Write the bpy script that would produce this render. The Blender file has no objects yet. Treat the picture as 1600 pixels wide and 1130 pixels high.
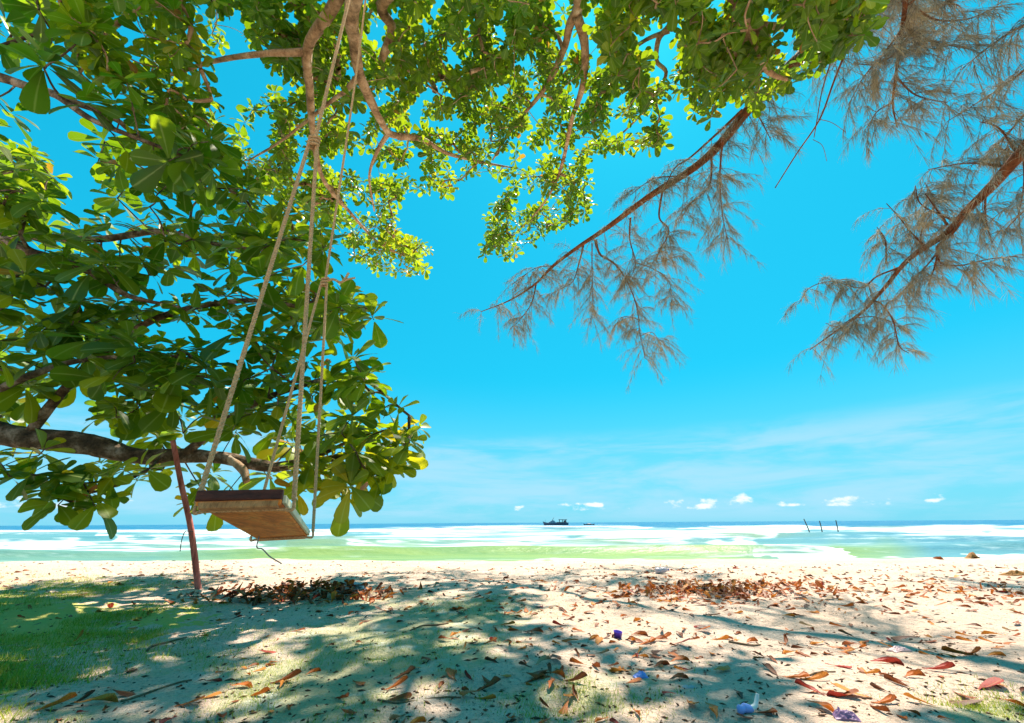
import bpy, math, random
import numpy as np
from mathutils import Matrix, Vector
random.seed(7); rng = np.random.default_rng(7)
scn = bpy.context.scene
COL = scn.collection

# ------------------------------------------------------------------ camera
F = 640.0; PITCH = math.atan(252.0 / F); ROLL = math.radians(0.33); CAMZ = 0.55
cam = bpy.data.cameras.new('camera'); camo = bpy.data.objects.new('camera', cam); COL.objects.link(camo)
cam.sensor_width = 36.0; cam.lens = 36.0 * F / 1600.0; cam.clip_start = 0.05; cam.clip_end = 40000
MAT = Matrix.Rotation(math.pi / 2 + PITCH, 4, 'X') @ Matrix.Rotation(-ROLL, 4, 'Z')
MAT.translation = (0, 0, CAMZ); camo.matrix_world = MAT; scn.camera = camo

# ------------------------------------------------------------------ light
SUN_EL, SUN_AZ = 65.0, 27.0            # azimuth measured from +Y (out to sea) towards +X
world = bpy.data.worlds.new('World'); scn.world = world; world.use_nodes = True
def sun_vec():
    e, a = math.radians(SUN_EL), math.radians(SUN_AZ)
    return Vector((math.cos(e) * math.sin(a), math.cos(e) * math.cos(a), math.sin(e)))
sun = bpy.data.lights.new('sun', 'SUN'); suno = bpy.data.objects.new('sun', sun); COL.objects.link(suno)
sun.energy = 5.0; sun.angle = math.radians(0.55); sun.color = (1.0, 0.91, 0.77)
suno.rotation_euler = (-sun_vec()).to_track_quat('-Z', 'Y').to_euler(); suno.location = sun_vec() * 50
scn.view_settings.view_transform = 'Standard'; scn.view_settings.look = 'None'
scn.view_settings.gamma = 1.0; scn.view_settings.exposure = 1.15
scn.view_settings.use_curve_mapping = False

# node helper --------------------------------------------------------
class NT:
    def __init__(s, tree): s.t = tree; tree.nodes.clear()
    def n(s, typ, **kw):
        nd = s.t.nodes.new(typ)
        for k, v in kw.items():
            if k.startswith('i_'):
                key = k[2:]; key = int(key) if key.isdigit() else key.replace('_', ' ')
                if isinstance(v, bpy.types.NodeSocket): s.t.links.new(v, nd.inputs[key])
                else: nd.inputs[key].default_value = v
            else: setattr(nd, k, v)
        return nd
    def l(s, a, b): s.t.links.new(a, b)
    def math(s, op, a, b=None, c=None, clamp=False):
        nd = s.n('ShaderNodeMath', operation=op, use_clamp=clamp)
        for i, v in enumerate((a, b, c)):
            if v is None: continue
            if isinstance(v, bpy.types.NodeSocket): s.l(v, nd.inputs[i])
            else: nd.inputs[i].default_value = v
        return nd.outputs[0]
    def mix(s, f, a, b, blend='MIX'):
        nd = s.n('ShaderNodeMix', data_type='RGBA', blend_type=blend)
        for i, v in ((0, f), (6, a), (7, b)):
            if isinstance(v, bpy.types.NodeSocket): s.l(v, nd.inputs[i])
            else: nd.inputs[i].default_value = v if i == 0 else (*v, 1)
        return nd.outputs[2]
    def ss(s, v, lo, hi):
        nd = s.n('ShaderNodeMapRange', interpolation_type='SMOOTHSTEP')
        s.l(v, nd.inputs[0]); nd.inputs[1].default_value = lo; nd.inputs[2].default_value = hi
        return nd.outputs[0]
    def noise(s, vec, scale, detail=4, rough=.55, dist=0.0):
        nd = s.n('ShaderNodeTexNoise', i_Scale=scale, i_Detail=detail, i_Roughness=rough, i_Distortion=dist)
        if vec is not None: s.l(vec, nd.inputs['Vector'])
        return nd.outputs[0]
    def mapping(s, vec, scale=(1, 1, 1), loc=(0, 0, 0)):
        nd = s.n('ShaderNodeMapping'); s.l(vec, nd.inputs[0])
        nd.inputs['Scale'].default_value = scale; nd.inputs['Location'].default_value = loc
        return nd.outputs[0]
    def ramp(s, fac, stops, interp='LINEAR'):
        nd = s.n('ShaderNodeValToRGB'); nd.color_ramp.interpolation = interp
        el = nd.color_ramp.elements
        while len(el) < len(stops): el.new(0.5)
        for e, (p, c) in zip(el, stops): e.position = p; e.color = (*c, 1)
        s.l(fac, nd.inputs[0]); return nd.outputs[0]

def cam_dir(px, py):
    v = MAT.to_3x3() @ Vector(((px - 800) / F, -(py - 565) / F, -1.0)); return v

# ------------------------------------------------------------------ world sky
w = NT(world.node_tree)
sky = w.n('ShaderNodeTexSky', sky_type='NISHITA', sun_disc=False, sun_elevation=math.radians(SUN_EL),
          sun_rotation=math.radians(SUN_AZ), altitude=0.0, air_density=1.0, dust_density=0.6, ozone_density=2.0)
grade = w.mix(1.0, sky.outputs[0], (0.14, 1.55, 1.48), 'MULTIPLY')      # the photograph's strongly cyan rendering of the sky
tc = w.n('ShaderNodeTexCoord'); nrm = w.n('ShaderNodeVectorMath', operation='NORMALIZE'); w.l(tc.outputs['Generated'], nrm.inputs[0])
sep = w.n('ShaderNodeSeparateXYZ'); w.l(nrm.outputs[0], sep.inputs[0]); ez = sep.outputs[2]
# thin veil of cloud low over the sea, all the way round
v1 = w.noise(w.mapping(nrm.outputs[0], (2.2, 2.2, 13)), 1.6, 6, .6, .4)
veil = w.math('MULTIPLY', w.ss(v1, .34, .66), w.math('MULTIPLY', w.ss(ez, .21, .15), w.ss(ez, -.02, .03)))
even = w.mix(.62, grade, (.05, 5.3, 8.3))
c0_ = w.mix(w.math('MULTIPLY', w.ss(ez, .34, -.02), .72), even, (2.6, 6.5, 8.5))
c1 = w.mix(w.math('MULTIPLY', veil, .62), c0_, (4.6, 7.2, 9.0))
# small fair-weather cumulus in a band near the horizon
v2 = w.noise(w.mapping(nrm.outputs[0], (1, 1, 2.0)), 26, 5, .6)
v3 = w.noise(w.mapping(nrm.outputs[0], (1, 1, 2.2)), 5.5, 2)
cum = w.math('ADD', v2, w.math('MULTIPLY', w.math('SUBTRACT', v3, .5), .9))
band = w.math('MULTIPLY', w.ss(ez, .060, .038), w.ss(ez, .012, .028))
bias = w.math('MULTIPLY', w.math('SUBTRACT', band, 1.0), .5)
for (px, py, sx, sz, amp) in ((1164, 774, .025, .017, .44), (1050, 781, .032, .014, .38), (1320, 780, .028, .011, .32),
                              (930, 789, .016, .005, .22), (1240, 789, .018, .004, .20), (1098, 790, .016, .004, .2),
                              (815, 792, .016, .004, .2), (195, 782, .022, .005, .22), (1455, 782, .016, .005, .2)):
    d = cam_dir(px, py).normalized()
    df = w.n('ShaderNodeVectorMath', operation='SUBTRACT'); w.l(nrm.outputs[0], df.inputs[0]); df.inputs[1].default_value = d
    ln = w.n('ShaderNodeVectorMath', operation='LENGTH'); w.l(w.mapping(df.outputs[0], (1 / sx, 1 / sx, 1 / sz)), ln.inputs[0])
    bias = w.math('ADD', bias, w.math('MULTIPLY', w.ss(ln.outputs[1], 1.5, .1), amp))
cmask = w.math('MULTIPLY', w.ss(w.math('ADD', cum, bias), .60, .80), .9)
c2 = w.mix(cmask, c1, (9.5, 9.9, 10.2))
bg = w.n('ShaderNodeBackground', i_Strength=0.0515); w.l(c2, bg.inputs[0])
out = w.n('ShaderNodeOutputWorld'); w.l(bg.outputs[0], out.inputs[0])

# ------------------------------------------------------------------ helpers
Rn = np.array(MAT.to_3x3()); CAMP = np.array([0, 0, CAMZ])
def ray(px, py):
    d = Rn @ np.array([(px - 800) / F, -(py - 565) / F, -1.0]); return d
def at_y(px, py, Y): d = ray(px, py); return CAMP + d * (Y / d[1])
def at_r(px, py, r): d = ray(px, py); return CAMP + d / np.linalg.norm(d) * r
def on_z(px, py, z=0.0): d = ray(px, py); return CAMP + d * ((z - CAMZ) / d[2])
def project(P):
    q = (np.asarray(P) - CAMP) @ Rn; dep = -q[..., 2]; dep = np.where(np.abs(dep) < 1e-6, 1e-6, dep)
    return 800 + F * q[..., 0] / dep, 565 - F * q[..., 1] / dep, dep
def vnoise(x, y, seed=0):
    x = np.asarray(x, float); y = np.asarray(y, float); xi = np.floor(x).astype(np.int64); yi = np.floor(y).astype(np.int64)
    fx = x - xi; fy = y - yi; fx = fx * fx * (3 - 2 * fx); fy = fy * fy * (3 - 2 * fy)
    def h(a, b):
        n = (a * 374761393 + b * 668265263 + seed * 1442695041) & 0xffffffff
        n = ((n ^ (n >> 13)) * 1274126177) & 0xffffffff
        return ((n ^ (n >> 16)) & 0xffff) / 65535.0
    return (h(xi, yi) * (1 - fx) + h(xi + 1, yi) * fx) * (1 - fy) + (h(xi, yi + 1) * (1 - fx) + h(xi + 1, yi + 1) * fx) * fy
def fbm(x, y, seed=0, oct=4):
    s = 0; a = .5
    for i in range(oct): s = s + a * vnoise(x * 2 ** i, y * 2 ** i, seed + i * 17); a *= .5
    return s
def mk_mesh(name, V, Q=None, T=None, smooth=True, attrs=None, colattr=None, matidx=None):
    V = np.asarray(V, np.float32).reshape(-1, 3); me = bpy.data.meshes.new(name)
    parts = []; tot = []
    for A, k in ((Q, 4), (T, 3)):
        if A is not None and len(A): A = np.asarray(A, np.int32).reshape(-1, k); parts.append(A.ravel()); tot.append(np.full(len(A), k, np.int32))
    L = np.concatenate(parts); tot = np.concatenate(tot); st = np.concatenate([[0], np.cumsum(tot)[:-1]]).astype(np.int32)
    me.vertices.add(len(V)); me.vertices.foreach_set('co', V.ravel())
    me.loops.add(len(L)); me.loops.foreach_set('vertex_index', L)
    me.polygons.add(len(tot)); me.polygons.foreach_set('loop_start', st); me.polygons.foreach_set('loop_total', tot)
    me.polygons.foreach_set('use_smooth', np.full(len(tot), smooth, bool))
    for k, a in (attrs or {}).items():
        at = me.attributes.new(k, 'FLOAT', 'POINT'); at.data.foreach_set('value', np.asarray(a, np.float32))
    for k, a in (colattr or {}).items():
        at = me.attributes.new(k, 'FLOAT_COLOR', 'POINT'); c = np.ones((len(V), 4), np.float32); c[:, :3] = a
        at.data.foreach_set('color', c.ravel())
    me.update(calc_edges=True); me.validate(); return me
def obj(name, me, mat=None, parent=None, loc=None):
    o = bpy.data.objects.new(name, me); COL.objects.link(o)
    if mat is not None and len(me.materials) == 0: me.materials.append(mat)
    if parent is not None: o.parent = parent; o.matrix_parent_inverse = Matrix.Translation(-parent.location)
    if loc is not None: o.location = loc
    return o
def tag(o, label=None, cat=None, group=None, kind=None):
    for k, v in (('label', label), ('category', cat), ('group', group), ('kind', kind)):
        if v: o[k] = v
    return o
def empty(name, loc, label, cat, group=None):
    o = bpy.data.objects.new(name, None); COL.objects.link(o); o.location = tuple(loc); o.empty_display_size = .2
    return tag(o, label, cat, group)
class MB:
    def __init__(s): s.V = []; s.Q = []; s.T = []; s.n = 0
    def add(s, V, Q=None, T=None):
        V = np.asarray(V, float).reshape(-1, 3)
        if Q is not None and len(Q): s.Q.append(np.asarray(Q, int).reshape(-1, 4) + s.n)
        if T is not None and len(T): s.T.append(np.asarray(T, int).reshape(-1, 3) + s.n)
        s.V.append(V); s.n += len(V); return s
    def mesh(s, name, smooth=True):
        return mk_mesh(name, np.concatenate(s.V), np.concatenate(s.Q) if s.Q else None, np.concatenate(s.T) if s.T else None, smooth)
def spline(pts, n):
    P = np.asarray(pts, float); P = np.vstack([2 * P[0] - P[1], P, 2 * P[-1] - P[-2]]); out = []
    for i in range(1, len(P) - 2):
        for t in np.linspace(0, 1, n, endpoint=False):
            a, b, c, d = P[i - 1], P[i], P[i + 1], P[i + 2]
            out.append(.5 * (2 * b + (c - a) * t + (2 * a - 5 * b + 4 * c - d) * t * t + (3 * b - a - 3 * c + d) * t ** 3))
    out.append(P[-2]); return np.array(out)
def tube(pts, rad, sides=8, bump=0.0, seed=0, cap=True):
    P = np.asarray(pts, float); n = len(P); R = np.broadcast_to(np.asarray(rad, float), (n,))
    T = np.gradient(P, axis=0); T /= np.linalg.norm(T, axis=1)[:, None] + 1e-12
    up = np.array([0, 0, 1.0]) if abs(T[0][2]) < .9 else np.array([1.0, 0, 0])
    N = np.zeros((n, 3)); v = np.cross(T[0], up); N[0] = v / np.linalg.norm(v)
    for i in range(1, n):
        v = N[i - 1] - T[i] * (N[i - 1] @ T[i]); N[i] = v / (np.linalg.norm(v) + 1e-12)
    B = np.cross(T, N); a = np.arange(sides) / sides * 2 * np.pi
    rr = R[:, None] * np.ones(sides)[None]
    if bump:
        ds = np.concatenate([[0], np.cumsum(np.linalg.norm(np.diff(P, axis=0), axis=1))])
        rr = rr * (1 + bump * (fbm(ds[:, None] * 5 + 0 * a[None], np.cos(a)[None] * 1.2 + 7 + 0 * ds[:, None], seed, 3) - .45) * 2
                   + bump * .6 * (fbm(ds[:, None] * 14 + 0 * a[None], a[None] * 1.6 + 0 * ds[:, None], seed + 5, 2) - .4))
    V = P[:, None] + rr[..., None] * (np.cos(a)[None, :, None] * N[:, None] + np.sin(a)[None, :, None] * B[:, None])
    V = V.reshape(-1, 3); i = np.arange(n - 1)[:, None] * sides; j = np.arange(sides)[None]; k = (j + 1) % sides
    Q = np.stack([i + j, i + k, i + sides + k, i + sides + j], -1).reshape(-1, 4); Tt = []
    if cap:
        V = np.vstack([V, P[0], P[-1]]); c0 = n * sides
        for jj in range(sides):
            Tt.append((c0, (jj + 1) % sides, jj)); b = (n - 1) * sides; Tt.append((c0 + 1, b + jj, b + (jj + 1) % sides))
    return V, Q, Tt
def tube_mesh(name, pts, rad, sides=8, bump=0, seed=0):
    V, Q, T = tube(pts, rad, sides, bump, seed); return mk_mesh(name, V, Q, T)
def rope_geo(pts, rad, pitch, steps=7):
    P = np.asarray(pts, float); seg = np.linalg.norm(np.diff(P, axis=0), axis=1); S = np.concatenate([[0], np.cumsum(seg)])
    n = max(8, int(S[-1] / pitch * steps)); s = np.linspace(0, S[-1], n); C = np.stack([np.interp(s, S, P[:, k]) for k in range(3)], 1)
    T = np.gradient(C, axis=0); T /= np.linalg.norm(T, axis=1)[:, None]
    N = np.zeros_like(C); u = np.array([.3, .2, 1.0]) if abs(T[0][2]) < .8 else np.array([1.0, .1, 0]); v = np.cross(T[0], u); N[0] = v / np.linalg.norm(v)
    for i in range(1, n): v = N[i - 1] - T[i] * (N[i - 1] @ T[i]); N[i] = v / np.linalg.norm(v)
    B = np.cross(T, N); mb = MB()
    for k in range(3):
        ph = 2 * np.pi * (s / pitch + k / 3); off = rad * .52
        mb.add(*tube(C + off * (np.cos(ph)[:, None] * N + np.sin(ph)[:, None] * B), rad * .56, 6))
    return mb
def box(c, ax, ay, az, sx, sy, sz, bev=0):
    ax, ay, az = [np.asarray(v, float) for v in (ax, ay, az)]; V = []
    for z in (-1, 1):
        for x, y in ((-1, -1), (1, -1), (1, 1), (-1, 1)): V.append(np.asarray(c) + ax * sx * x + ay * sy * y + az * sz * z)
    return V, [(3, 2, 1, 0), (4, 5, 6, 7), (0, 1, 5, 4), (1, 2, 6, 5), (2, 3, 7, 6), (3, 0, 4, 7)]

# ------------------------------------------------------------------ materials
def material(name):
    m = bpy.data.materials.new(name); m.use_nodes = True; return m, NT(m.node_tree)
def finish(t, sh, disp=None):
    o = t.n('ShaderNodeOutputMaterial'); t.l(sh, o.inputs[0]); return o
def bump(t, h, strength=.5, dist=.01):
    b = t.n('ShaderNodeBump', i_Strength=strength, i_Distance=dist); t.l(h, b.inputs['Height']); return b.outputs[0]
def principled(t, col, rough=.7, normal=None, spec=.3):
    p = t.n('ShaderNodeBsdfPrincipled'); p.inputs['Specular IOR Level'].default_value = spec
    for k, v in (('Base Color', col), ('Roughness', rough)):
        if isinstance(v, bpy.types.NodeSocket): t.l(v, p.inputs[k])
        else: p.inputs[k].default_value = (*v, 1) if k == 'Base Color' else v
    if normal is not None: t.l(normal, p.inputs['Normal'])
    return p
def simple(name, stops, scale=8, rough=.75, bstr=.4, bdist=.01, stretch=(1, 1, 1), detail=6, spec=.25):
    m, t = material(name); tcn = t.n('ShaderNodeTexCoord'); v = t.mapping(tcn.outputs['Object'], stretch)
    n = t.noise(v, scale, detail, .62); c = t.ramp(n, stops)
    n_f = t.noise(v, scale * 4.5, 5, .7); c = t.mix(t.math('MULTIPLY', t.ss(n_f, .46, .66), .55), c, t.mix(1, c, (.32, .30, .28), 'MULTIPLY'))
    p = principled(t, c, rough, bump(t, n, bstr, bdist), spec); finish(t, p.outputs[0]); return m
M = {}
M['bark'] = simple('bark_pale', [(.3, (.09, .05, .025)), (.46, (.34, .21, .12)), (.58, (.48, .32, .20)), (.72, (.66, .55, .42))], 7, .85, .9, .03, (1, 1, .55))
M['bark_dark'] = simple('bark_dark', [(.3, (.03, .018, .01)), (.5, (.13, .085, .05)), (.64, (.36, .27, .2))], 9, .9, 1.0, .04, (1, 1, 1))
M['bark_cas'] = simple('bark_casuarina', [(.3, (.06, .022, .010)), (.55, (.19, .065, .025)), (.8, (.3, .13, .06))], 14, .85, .8, .02, (1, 1, .6))
M['twig'] = simple('twig', [(.3, (.10, .06, .03)), (.7, (.26, .17, .10))], 20, .85, .3)
M['wood_dark'] = simple('seat_end_wood', [(.3, (.035, .010, .007)), (.7, (.13, .035, .02))], 18, .6, .5, .004, (1, 1, 4))
M['wood'] = simple('seat_wood', [(.25, (.38, .09, .010)), (.5, (.74, .22, .025)), (.75, (.9, .42, .09))], 7, .6, .4, .004, (3, 1, 1))
M['wood_light'] = simple('seat_cleat_wood', [(.3, (.34, .13, .04)), (.7, (.62, .30, .11))], 16, .65, .5, .004, (4, 1, 1))
M['pole'] = simple('prop_wood', [(.25, (.20, .05, .035)), (.55, (.48, .15, .12)), (.8, (.62, .28, .24))], 10, .75, .6, .008, (2, 2, .25))
M['rope'] = simple('rope_fibre', [(.3, (.40, .23, .10)), (.7, (.74, .48, .25))], 160, .9, .5, .002)
M['stake'] = simple('wet_stake', [(.3, (.015, .012, .01)), (.7, (.07, .05, .04))], 5, .6, .3)
M['driftwood'] = simple('driftwood', [(.3, (.16, .065, .014)), (.7, (.46, .22, .06))], 9, .8, .7, .02)

def leaf_mat(name, stops, trans, fac=.42, rib=(.42, .5, .16)):
    m, t = material(name)
    ti = t.n('ShaderNodeAttribute', attribute_name='tint').outputs['Fac']; rb = t.n('ShaderNodeAttribute', attribute_name='rib').outputs['Fac']
    base = t.ramp(ti, stops); tcn = t.n('ShaderNodeTexCoord')
    n = t.noise(tcn.outputs['Object'], 22, 3); base = t.mix(t.math('MULTIPLY', t.ss(n, .45, .7), .3), base, (.5, .62, .3), 'MULTIPLY')
    n_s = t.noise(tcn.outputs['Object'], 75, 2); base = t.mix(t.math('MULTIPLY', t.ss(n_s, .68, .74), .6), base, (.16, .09, .02))
    base = t.mix(t.math('MULTIPLY', t.ss(rb, .86, .99), .55), base, rib)
    tcol = t.ramp(ti, trans)
    p = principled(t, base, .42, None, .35); tr = t.n('ShaderNodeBsdfTranslucent'); t.l(tcol, tr.inputs[0])
    mx = t.n('ShaderNodeMixShader', i_0=fac); t.l(p.outputs[0], mx.inputs[1]); t.l(tr.outputs[0], mx.inputs[2]); finish(t, mx.outputs[0]); return m
M['leaf'] = leaf_mat('almond_leaf', [(0, (.022, .056, .003)), (.45, (.052, .110, .005)), (.8, (.12, .18, .008)), (.93, (.26, .2, .012)), (1, (.26, .12, .02))],
                     [(0, (.09, .21, .004)), (.45, (.25, .41, .006)), (.8, (.52, .62, .01)), (.93, (.75, .60, .02)), (1, (.5, .2, .03))], .47)
M['cas_twig'] = simple('casuarina_twig', [(.3, (.10, .06, .04)), (.7, (.26, .19, .13))], 20, .85, .2)
M['needle'] = simple('casuarina_needle', [(.25, (.14, .19, .16)), (.5, (.33, .29, .20)), (.75, (.62, .46, .25))], 2.2, .8, 0.0)
def dry_mat():
    m, t = material('dry_leaf'); ti = t.n('ShaderNodeAttribute', attribute_name='tint').outputs['Fac']
    rb = t.n('ShaderNodeAttribute', attribute_name='rib').outputs['Fac']
    base = t.ramp(ti, [(0, (.09, .03, .014)), (.3, (.26, .065, .016)), (.55, (.50, .13, .016)), (.75, (.66, .25, .035)), (.9, (.40, .04, .025)), (1, (.42, .29, .16))])
    n = t.noise(t.n('ShaderNodeTexCoord').outputs['Object'], 30, 4); base = t.mix(t.ss(n, .4, .75), base, t.mix(1, base, (.45, .4, .35), 'MULTIPLY'))
    base = t.mix(t.math('MULTIPLY', t.ss(rb, .85, .99), .4), base, (.5, .3, .12))
    p = principled(t, base, .55, bump(t, n, .3, .004), .35); tr = t.n('ShaderNodeBsdfTranslucent'); t.l(base, tr.inputs[0])
    mx = t.n('ShaderNodeMixShader', i_0=.22); t.l(p.outputs[0], mx.inputs[1]); t.l(tr.outputs[0], mx.inputs[2]); finish(t, mx.outputs[0]); return m
M['dry'] = dry_mat()
def flat(name, col, rough=.5, spec=.4):
    m, t = material(name); n = t.noise(t.n('ShaderNodeTexCoord').outputs['Object'], 14, 4)
    c = t.mix(t.ss(n, .3, .8), col, tuple(x * .62 for x in col)); p = principled(t, c, rough, bump(t, n, .15, .003), spec); finish(t, p.outputs[0]); return m
def grass_mat():
    m, t = material('grass_blade'); ti = t.n('ShaderNodeAttribute', attribute_name='tint').outputs['Fac']
    c = t.ramp(ti, [(0, (.18, .25, .012)), (.6, (.34, .40, .025)), (1, (.56, .46, .14))]); p = principled(t, c, .6)
    tr = t.n('ShaderNodeBsdfTranslucent'); t.l(c, tr.inputs[0]); mx = t.n('ShaderNodeMixShader', i_0=.35)
    t.l(p.outputs[0], mx.inputs[1]); t.l(tr.outputs[0], mx.inputs[2]); finish(t, mx.outputs[0]); return m
M['grass'] = grass_mat()

# ------------------------------------------------------------------ beach
SEA_Z = -0.95
def ground_z(x, y):
    x = np.asarray(x, float); y = np.asarray(y, float)
    yy = y - 0.35 * (fbm(x * .22 + 40, y * 0 + 3, 3, 3) - .45) * 4
    t = np.clip(yy - 6.2, 0, None); prof = -np.where(t < 3.2, .02 * t * t, .2048 + .128 * (t - 3.2))
    prof = np.maximum(prof, -4.0)
    relief = .10 * (fbm(x * .45 + 9, y * .6 + 2, 11, 3) - .44) + .05 * (fbm(x * 2.1, y * 2.3, 23, 3) - .44)
    pit = vnoise(x * 5.2, y * 5.6, 31); relief = relief - .045 * np.clip(pit - .5, 0, 1) ** 1.0 + .012 * (fbm(x * 13, y * 13, 41, 2) - .37)
    fade = np.clip((15 - y) / 6, .15, 1)
    return prof + relief * fade
def axis(a, b, fine, out, step):
    c = list(np.arange(a, b, fine)); s = fine; lo = a
    while lo > -out: s = min(s * step, 40); lo -= s; c.insert(0, lo)
    s = fine; hi = c[-1]
    while hi < out: s = min(s * step, 40); hi += s; c.append(hi)
    return np.array(c)
gx = axis(-6.5, 6.5, .036, 400, 1.16); gy = axis(1.1, 6.8, .036, 60, 1.12); gy = gy[gy > -260]
GX, GY = np.meshgrid(gx, gy); GZ = ground_z(GX, GY)
V = np.stack([GX, GY, GZ], -1).reshape(-1, 3)
nx, ny = len(gx), len(gy); a = (np.arange(ny - 1)[:, None] * nx + np.arange(nx - 1)[None]).ravel()
px, py, dep = project(V); vis = dep > .2
def blobs(px, py, L):
    s = np.zeros_like(px)
    for (cx, cy, rx, ry, st) in L: s = np.maximum(s, st * np.exp(-(((px - cx) / rx) ** 2 + ((py - cy) / ry) ** 2)))
    return s
MOSS = [(30, 970, 190, 55, 1.0), (240, 965, 110, 26, .8), (-40, 1060, 140, 40, .9), (140, 920, 170, 20, .55)]
PALE = [(620, 1010, 200, 60, .85), (720, 960, 130, 30, .8), (480, 1080, 170, 60, .9), (300, 1040, 200, 40, .4), (900, 1090, 120, 50, .55),
        (1560, 1120, 90, 30, .8), (960, 1060, 90, 20, .5), (140, 1120, 200, 30, .4), (600, 940, 200, 18, .5)]
moss = np.where(vis, blobs(px, py, MOSS), 0) * (V[:, 1] > 0); pale = np.where(vis, blobs(px, py, PALE), 0) * (V[:, 1] > 0)
me = mk_mesh('sand', V, np.stack([a, a + 1, a + nx + 1, a + nx], 1), attrs={'moss': moss, 'pale': pale})
m, t = material('beach_sand'); P_ = t.n('ShaderNodeNewGeometry').outputs['Position']
n6 = t.noise(P_, 95, 4, .7); n1 = t.noise(P_, 1.2, 5); n2 = t.noise(P_, 260, 2); n3 = t.noise(P_, 38, 5, .65); n4 = t.noise(P_, 9, 6, .7)
c = t.ramp(n1, [(.3, (.76, .53, .40)), (.7, (.86, .64, .51))])
c = t.mix(t.math('MULTIPLY', t.ss(n2, .5, .72), .35), c, (.28, .22, .17))
c = t.mix(t.math('MULTIPLY', t.ss(n3, .53, .66), .55), c, (.27, .20, .14))
c = t.mix(t.math('MULTIPLY', t.ss(n6, .56, .66), .6), c, (.17, .13, .10))
mo = t.n('ShaderNodeAttribute', attribute_name='moss').outputs['Fac']; pa = t.n('ShaderNodeAttribute', attribute_name='pale').outputs['Fac']
c = t.mix(t.math('MULTIPLY', t.ss(t.math('ADD', pa, t.math('MULTIPLY', t.math('SUBTRACT', n4, .5), 1.6)), .22, .62), .72), c, (.44, .46, .24))
n5 = t.noise(P_, 5, 4, .6)
c = t.mix(t.math('MULTIPLY', t.math('MULTIPLY', t.ss(n5, .54, .64), pa), .75), c, (.62, .66, .60))
c = t.mix(t.math('MULTIPLY', t.ss(t.math('ADD', mo, t.math('ADD', t.math('MULTIPLY', t.math('SUBTRACT', n4, .5), 2.0), t.math('MULTIPLY', t.math('SUBTRACT', n3, .5), .8))), .42, .62), .8), c, (.54, .54, .08))
sp = t.n('ShaderNodeSeparateXYZ'); t.l(P_, sp.inputs[0]); wet = t.ss(t.math('ADD', sp.outputs[2], t.math('MULTIPLY', n1, .2)), -.55, -.85)
c = t.mix(wet, c, (.30, .24, .16))
h = t.math('ADD', t.math('MULTIPLY', n3, 1.0), t.math('ADD', t.math('MULTIPLY', n2, .2), t.math('ADD', t.math('MULTIPLY', n6, .5), t.math('MULTIPLY', n4, 1.2))))
p = principled(t, c, .92, bump(t, h, 1.0, .03), .15); finish(t, p.outputs[0])
tag(obj('ground', me, m), 'pale dappled beach sand strewn with leaves', kind='structure')

# ------------------------------------------------------------------ sea
HZ = 817.0
def band(px, py, rows, soft=3.2):
    r = np.array(rows, float); t0 = np.interp(px, r[:, 0], r[:, 1]); t1 = np.interp(px, r[:, 0], r[:, 2])
    return np.clip((py - t0) / soft + .5, 0, 1) * np.clip((t1 - py) / soft + .5, 0, 1)
bcol = np.concatenate([np.linspace(-9, -1.6, 40, endpoint=False), np.linspace(-1.6, 1.6, 620), np.linspace(1.6, 9, 41)[1:]])
oo = np.concatenate([np.arange(80, 5, -.22), np.arange(5, .6, -.1), np.array([.45, .3, .2, .12, .07, .045])])
H = CAMZ - SEA_Z; KY = 740.0
Yr = KY * H / oo; SX = bcol[None] * Yr[:, None]; SY = np.repeat(Yr[:, None], len(bcol), 1)
PX = 800 + 690 * bcol[None] + 0 * SY; PYf = 822 - 10 * np.clip(PX, 0, 1600) / 1600 + oo[:, None] + 0 * PX
jit = (fbm(PX / 55, PYf * 0 + SY * .01, 61, 4) - .46) * 7 * np.clip(oo[:, None] / 26, .12, 1)
PYj = PYf + jit; PXj = PX + 130 * (fbm(PYf / 3.5 + 5, PX / 45, 67, 3) - .45)
Z = np.zeros_like(SX)
def crest(Yc, hgt, wid, front, seed, gate=None):
    global Z
    yc = Yc * (1 + .09 * (fbm(SX / (Yc * .55) + seed, SX * 0, seed, 3) - .45) * 2); h = hgt * (.35 + 1.0 * fbm(SX / (Yc * .4) + 3, SX * 0 + seed, seed + 3, 2) / .75)
    if gate is not None: h = h * gate
    d = SY - yc; Z += h * np.where(d < 0, np.exp(-(d / front) ** 2), np.exp(-(d / wid) ** 2)); return d / wid, h
cr = [crest(22.6, .42, 2.4, .8, 1), crest(33, .45, 3, 1.2, 2), crest(48, .42, 4, 1.7, 3), crest(74, .42, 7, 2.4, 4), crest(118, .25, 10, 4, 5)]
Z += .05 * (fbm(SX * .35, SY * .8, 71, 4) - .46) * np.clip(60 / SY, 0, 1) + .22 * (fbm(SX * .02, SY * .07, 77, 3) - .44) * np.clip((SY - 60) / 60, 0, 1) * np.clip(900 / SY, 0, 1)
W1 = [(-900, 829, 836), (0, 829, 834), (150, 829, 834), (165, 829, 848), (300, 828, 850), (480, 828, 838), (540, 827, 834), (620, 824, 833), (700, 823, 850), (800, 821, 852), (870, 821, 850), (1000, 822, 852), (1015, 826, 852), (1060, 828, 852), (1100, 823, 850), (1200, 821, 840), (1260, 821, 834), (1330, 824, 834), (1400, 823, 838), (1500, 820, 842), (1600, 821, 843), (2500, 821, 840)]
W2 = [(-900, 847, 860), (0, 847, 860), (200, 845, 860), (300, 846, 866), (400, 850, 863), (540, 842, 863), (700, 840, 859), (800, 838, 858), (870, 840, 852), (1000, 840, 853), (1100, 842, 857), (1180, 850, 864), (1200, 855, 876), (1300, 858, 877), (1312, 871, 877), (1480, 872, 878), (1500, 866, 880), (1600, 863, 880), (2500, 863, 880)]
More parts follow.
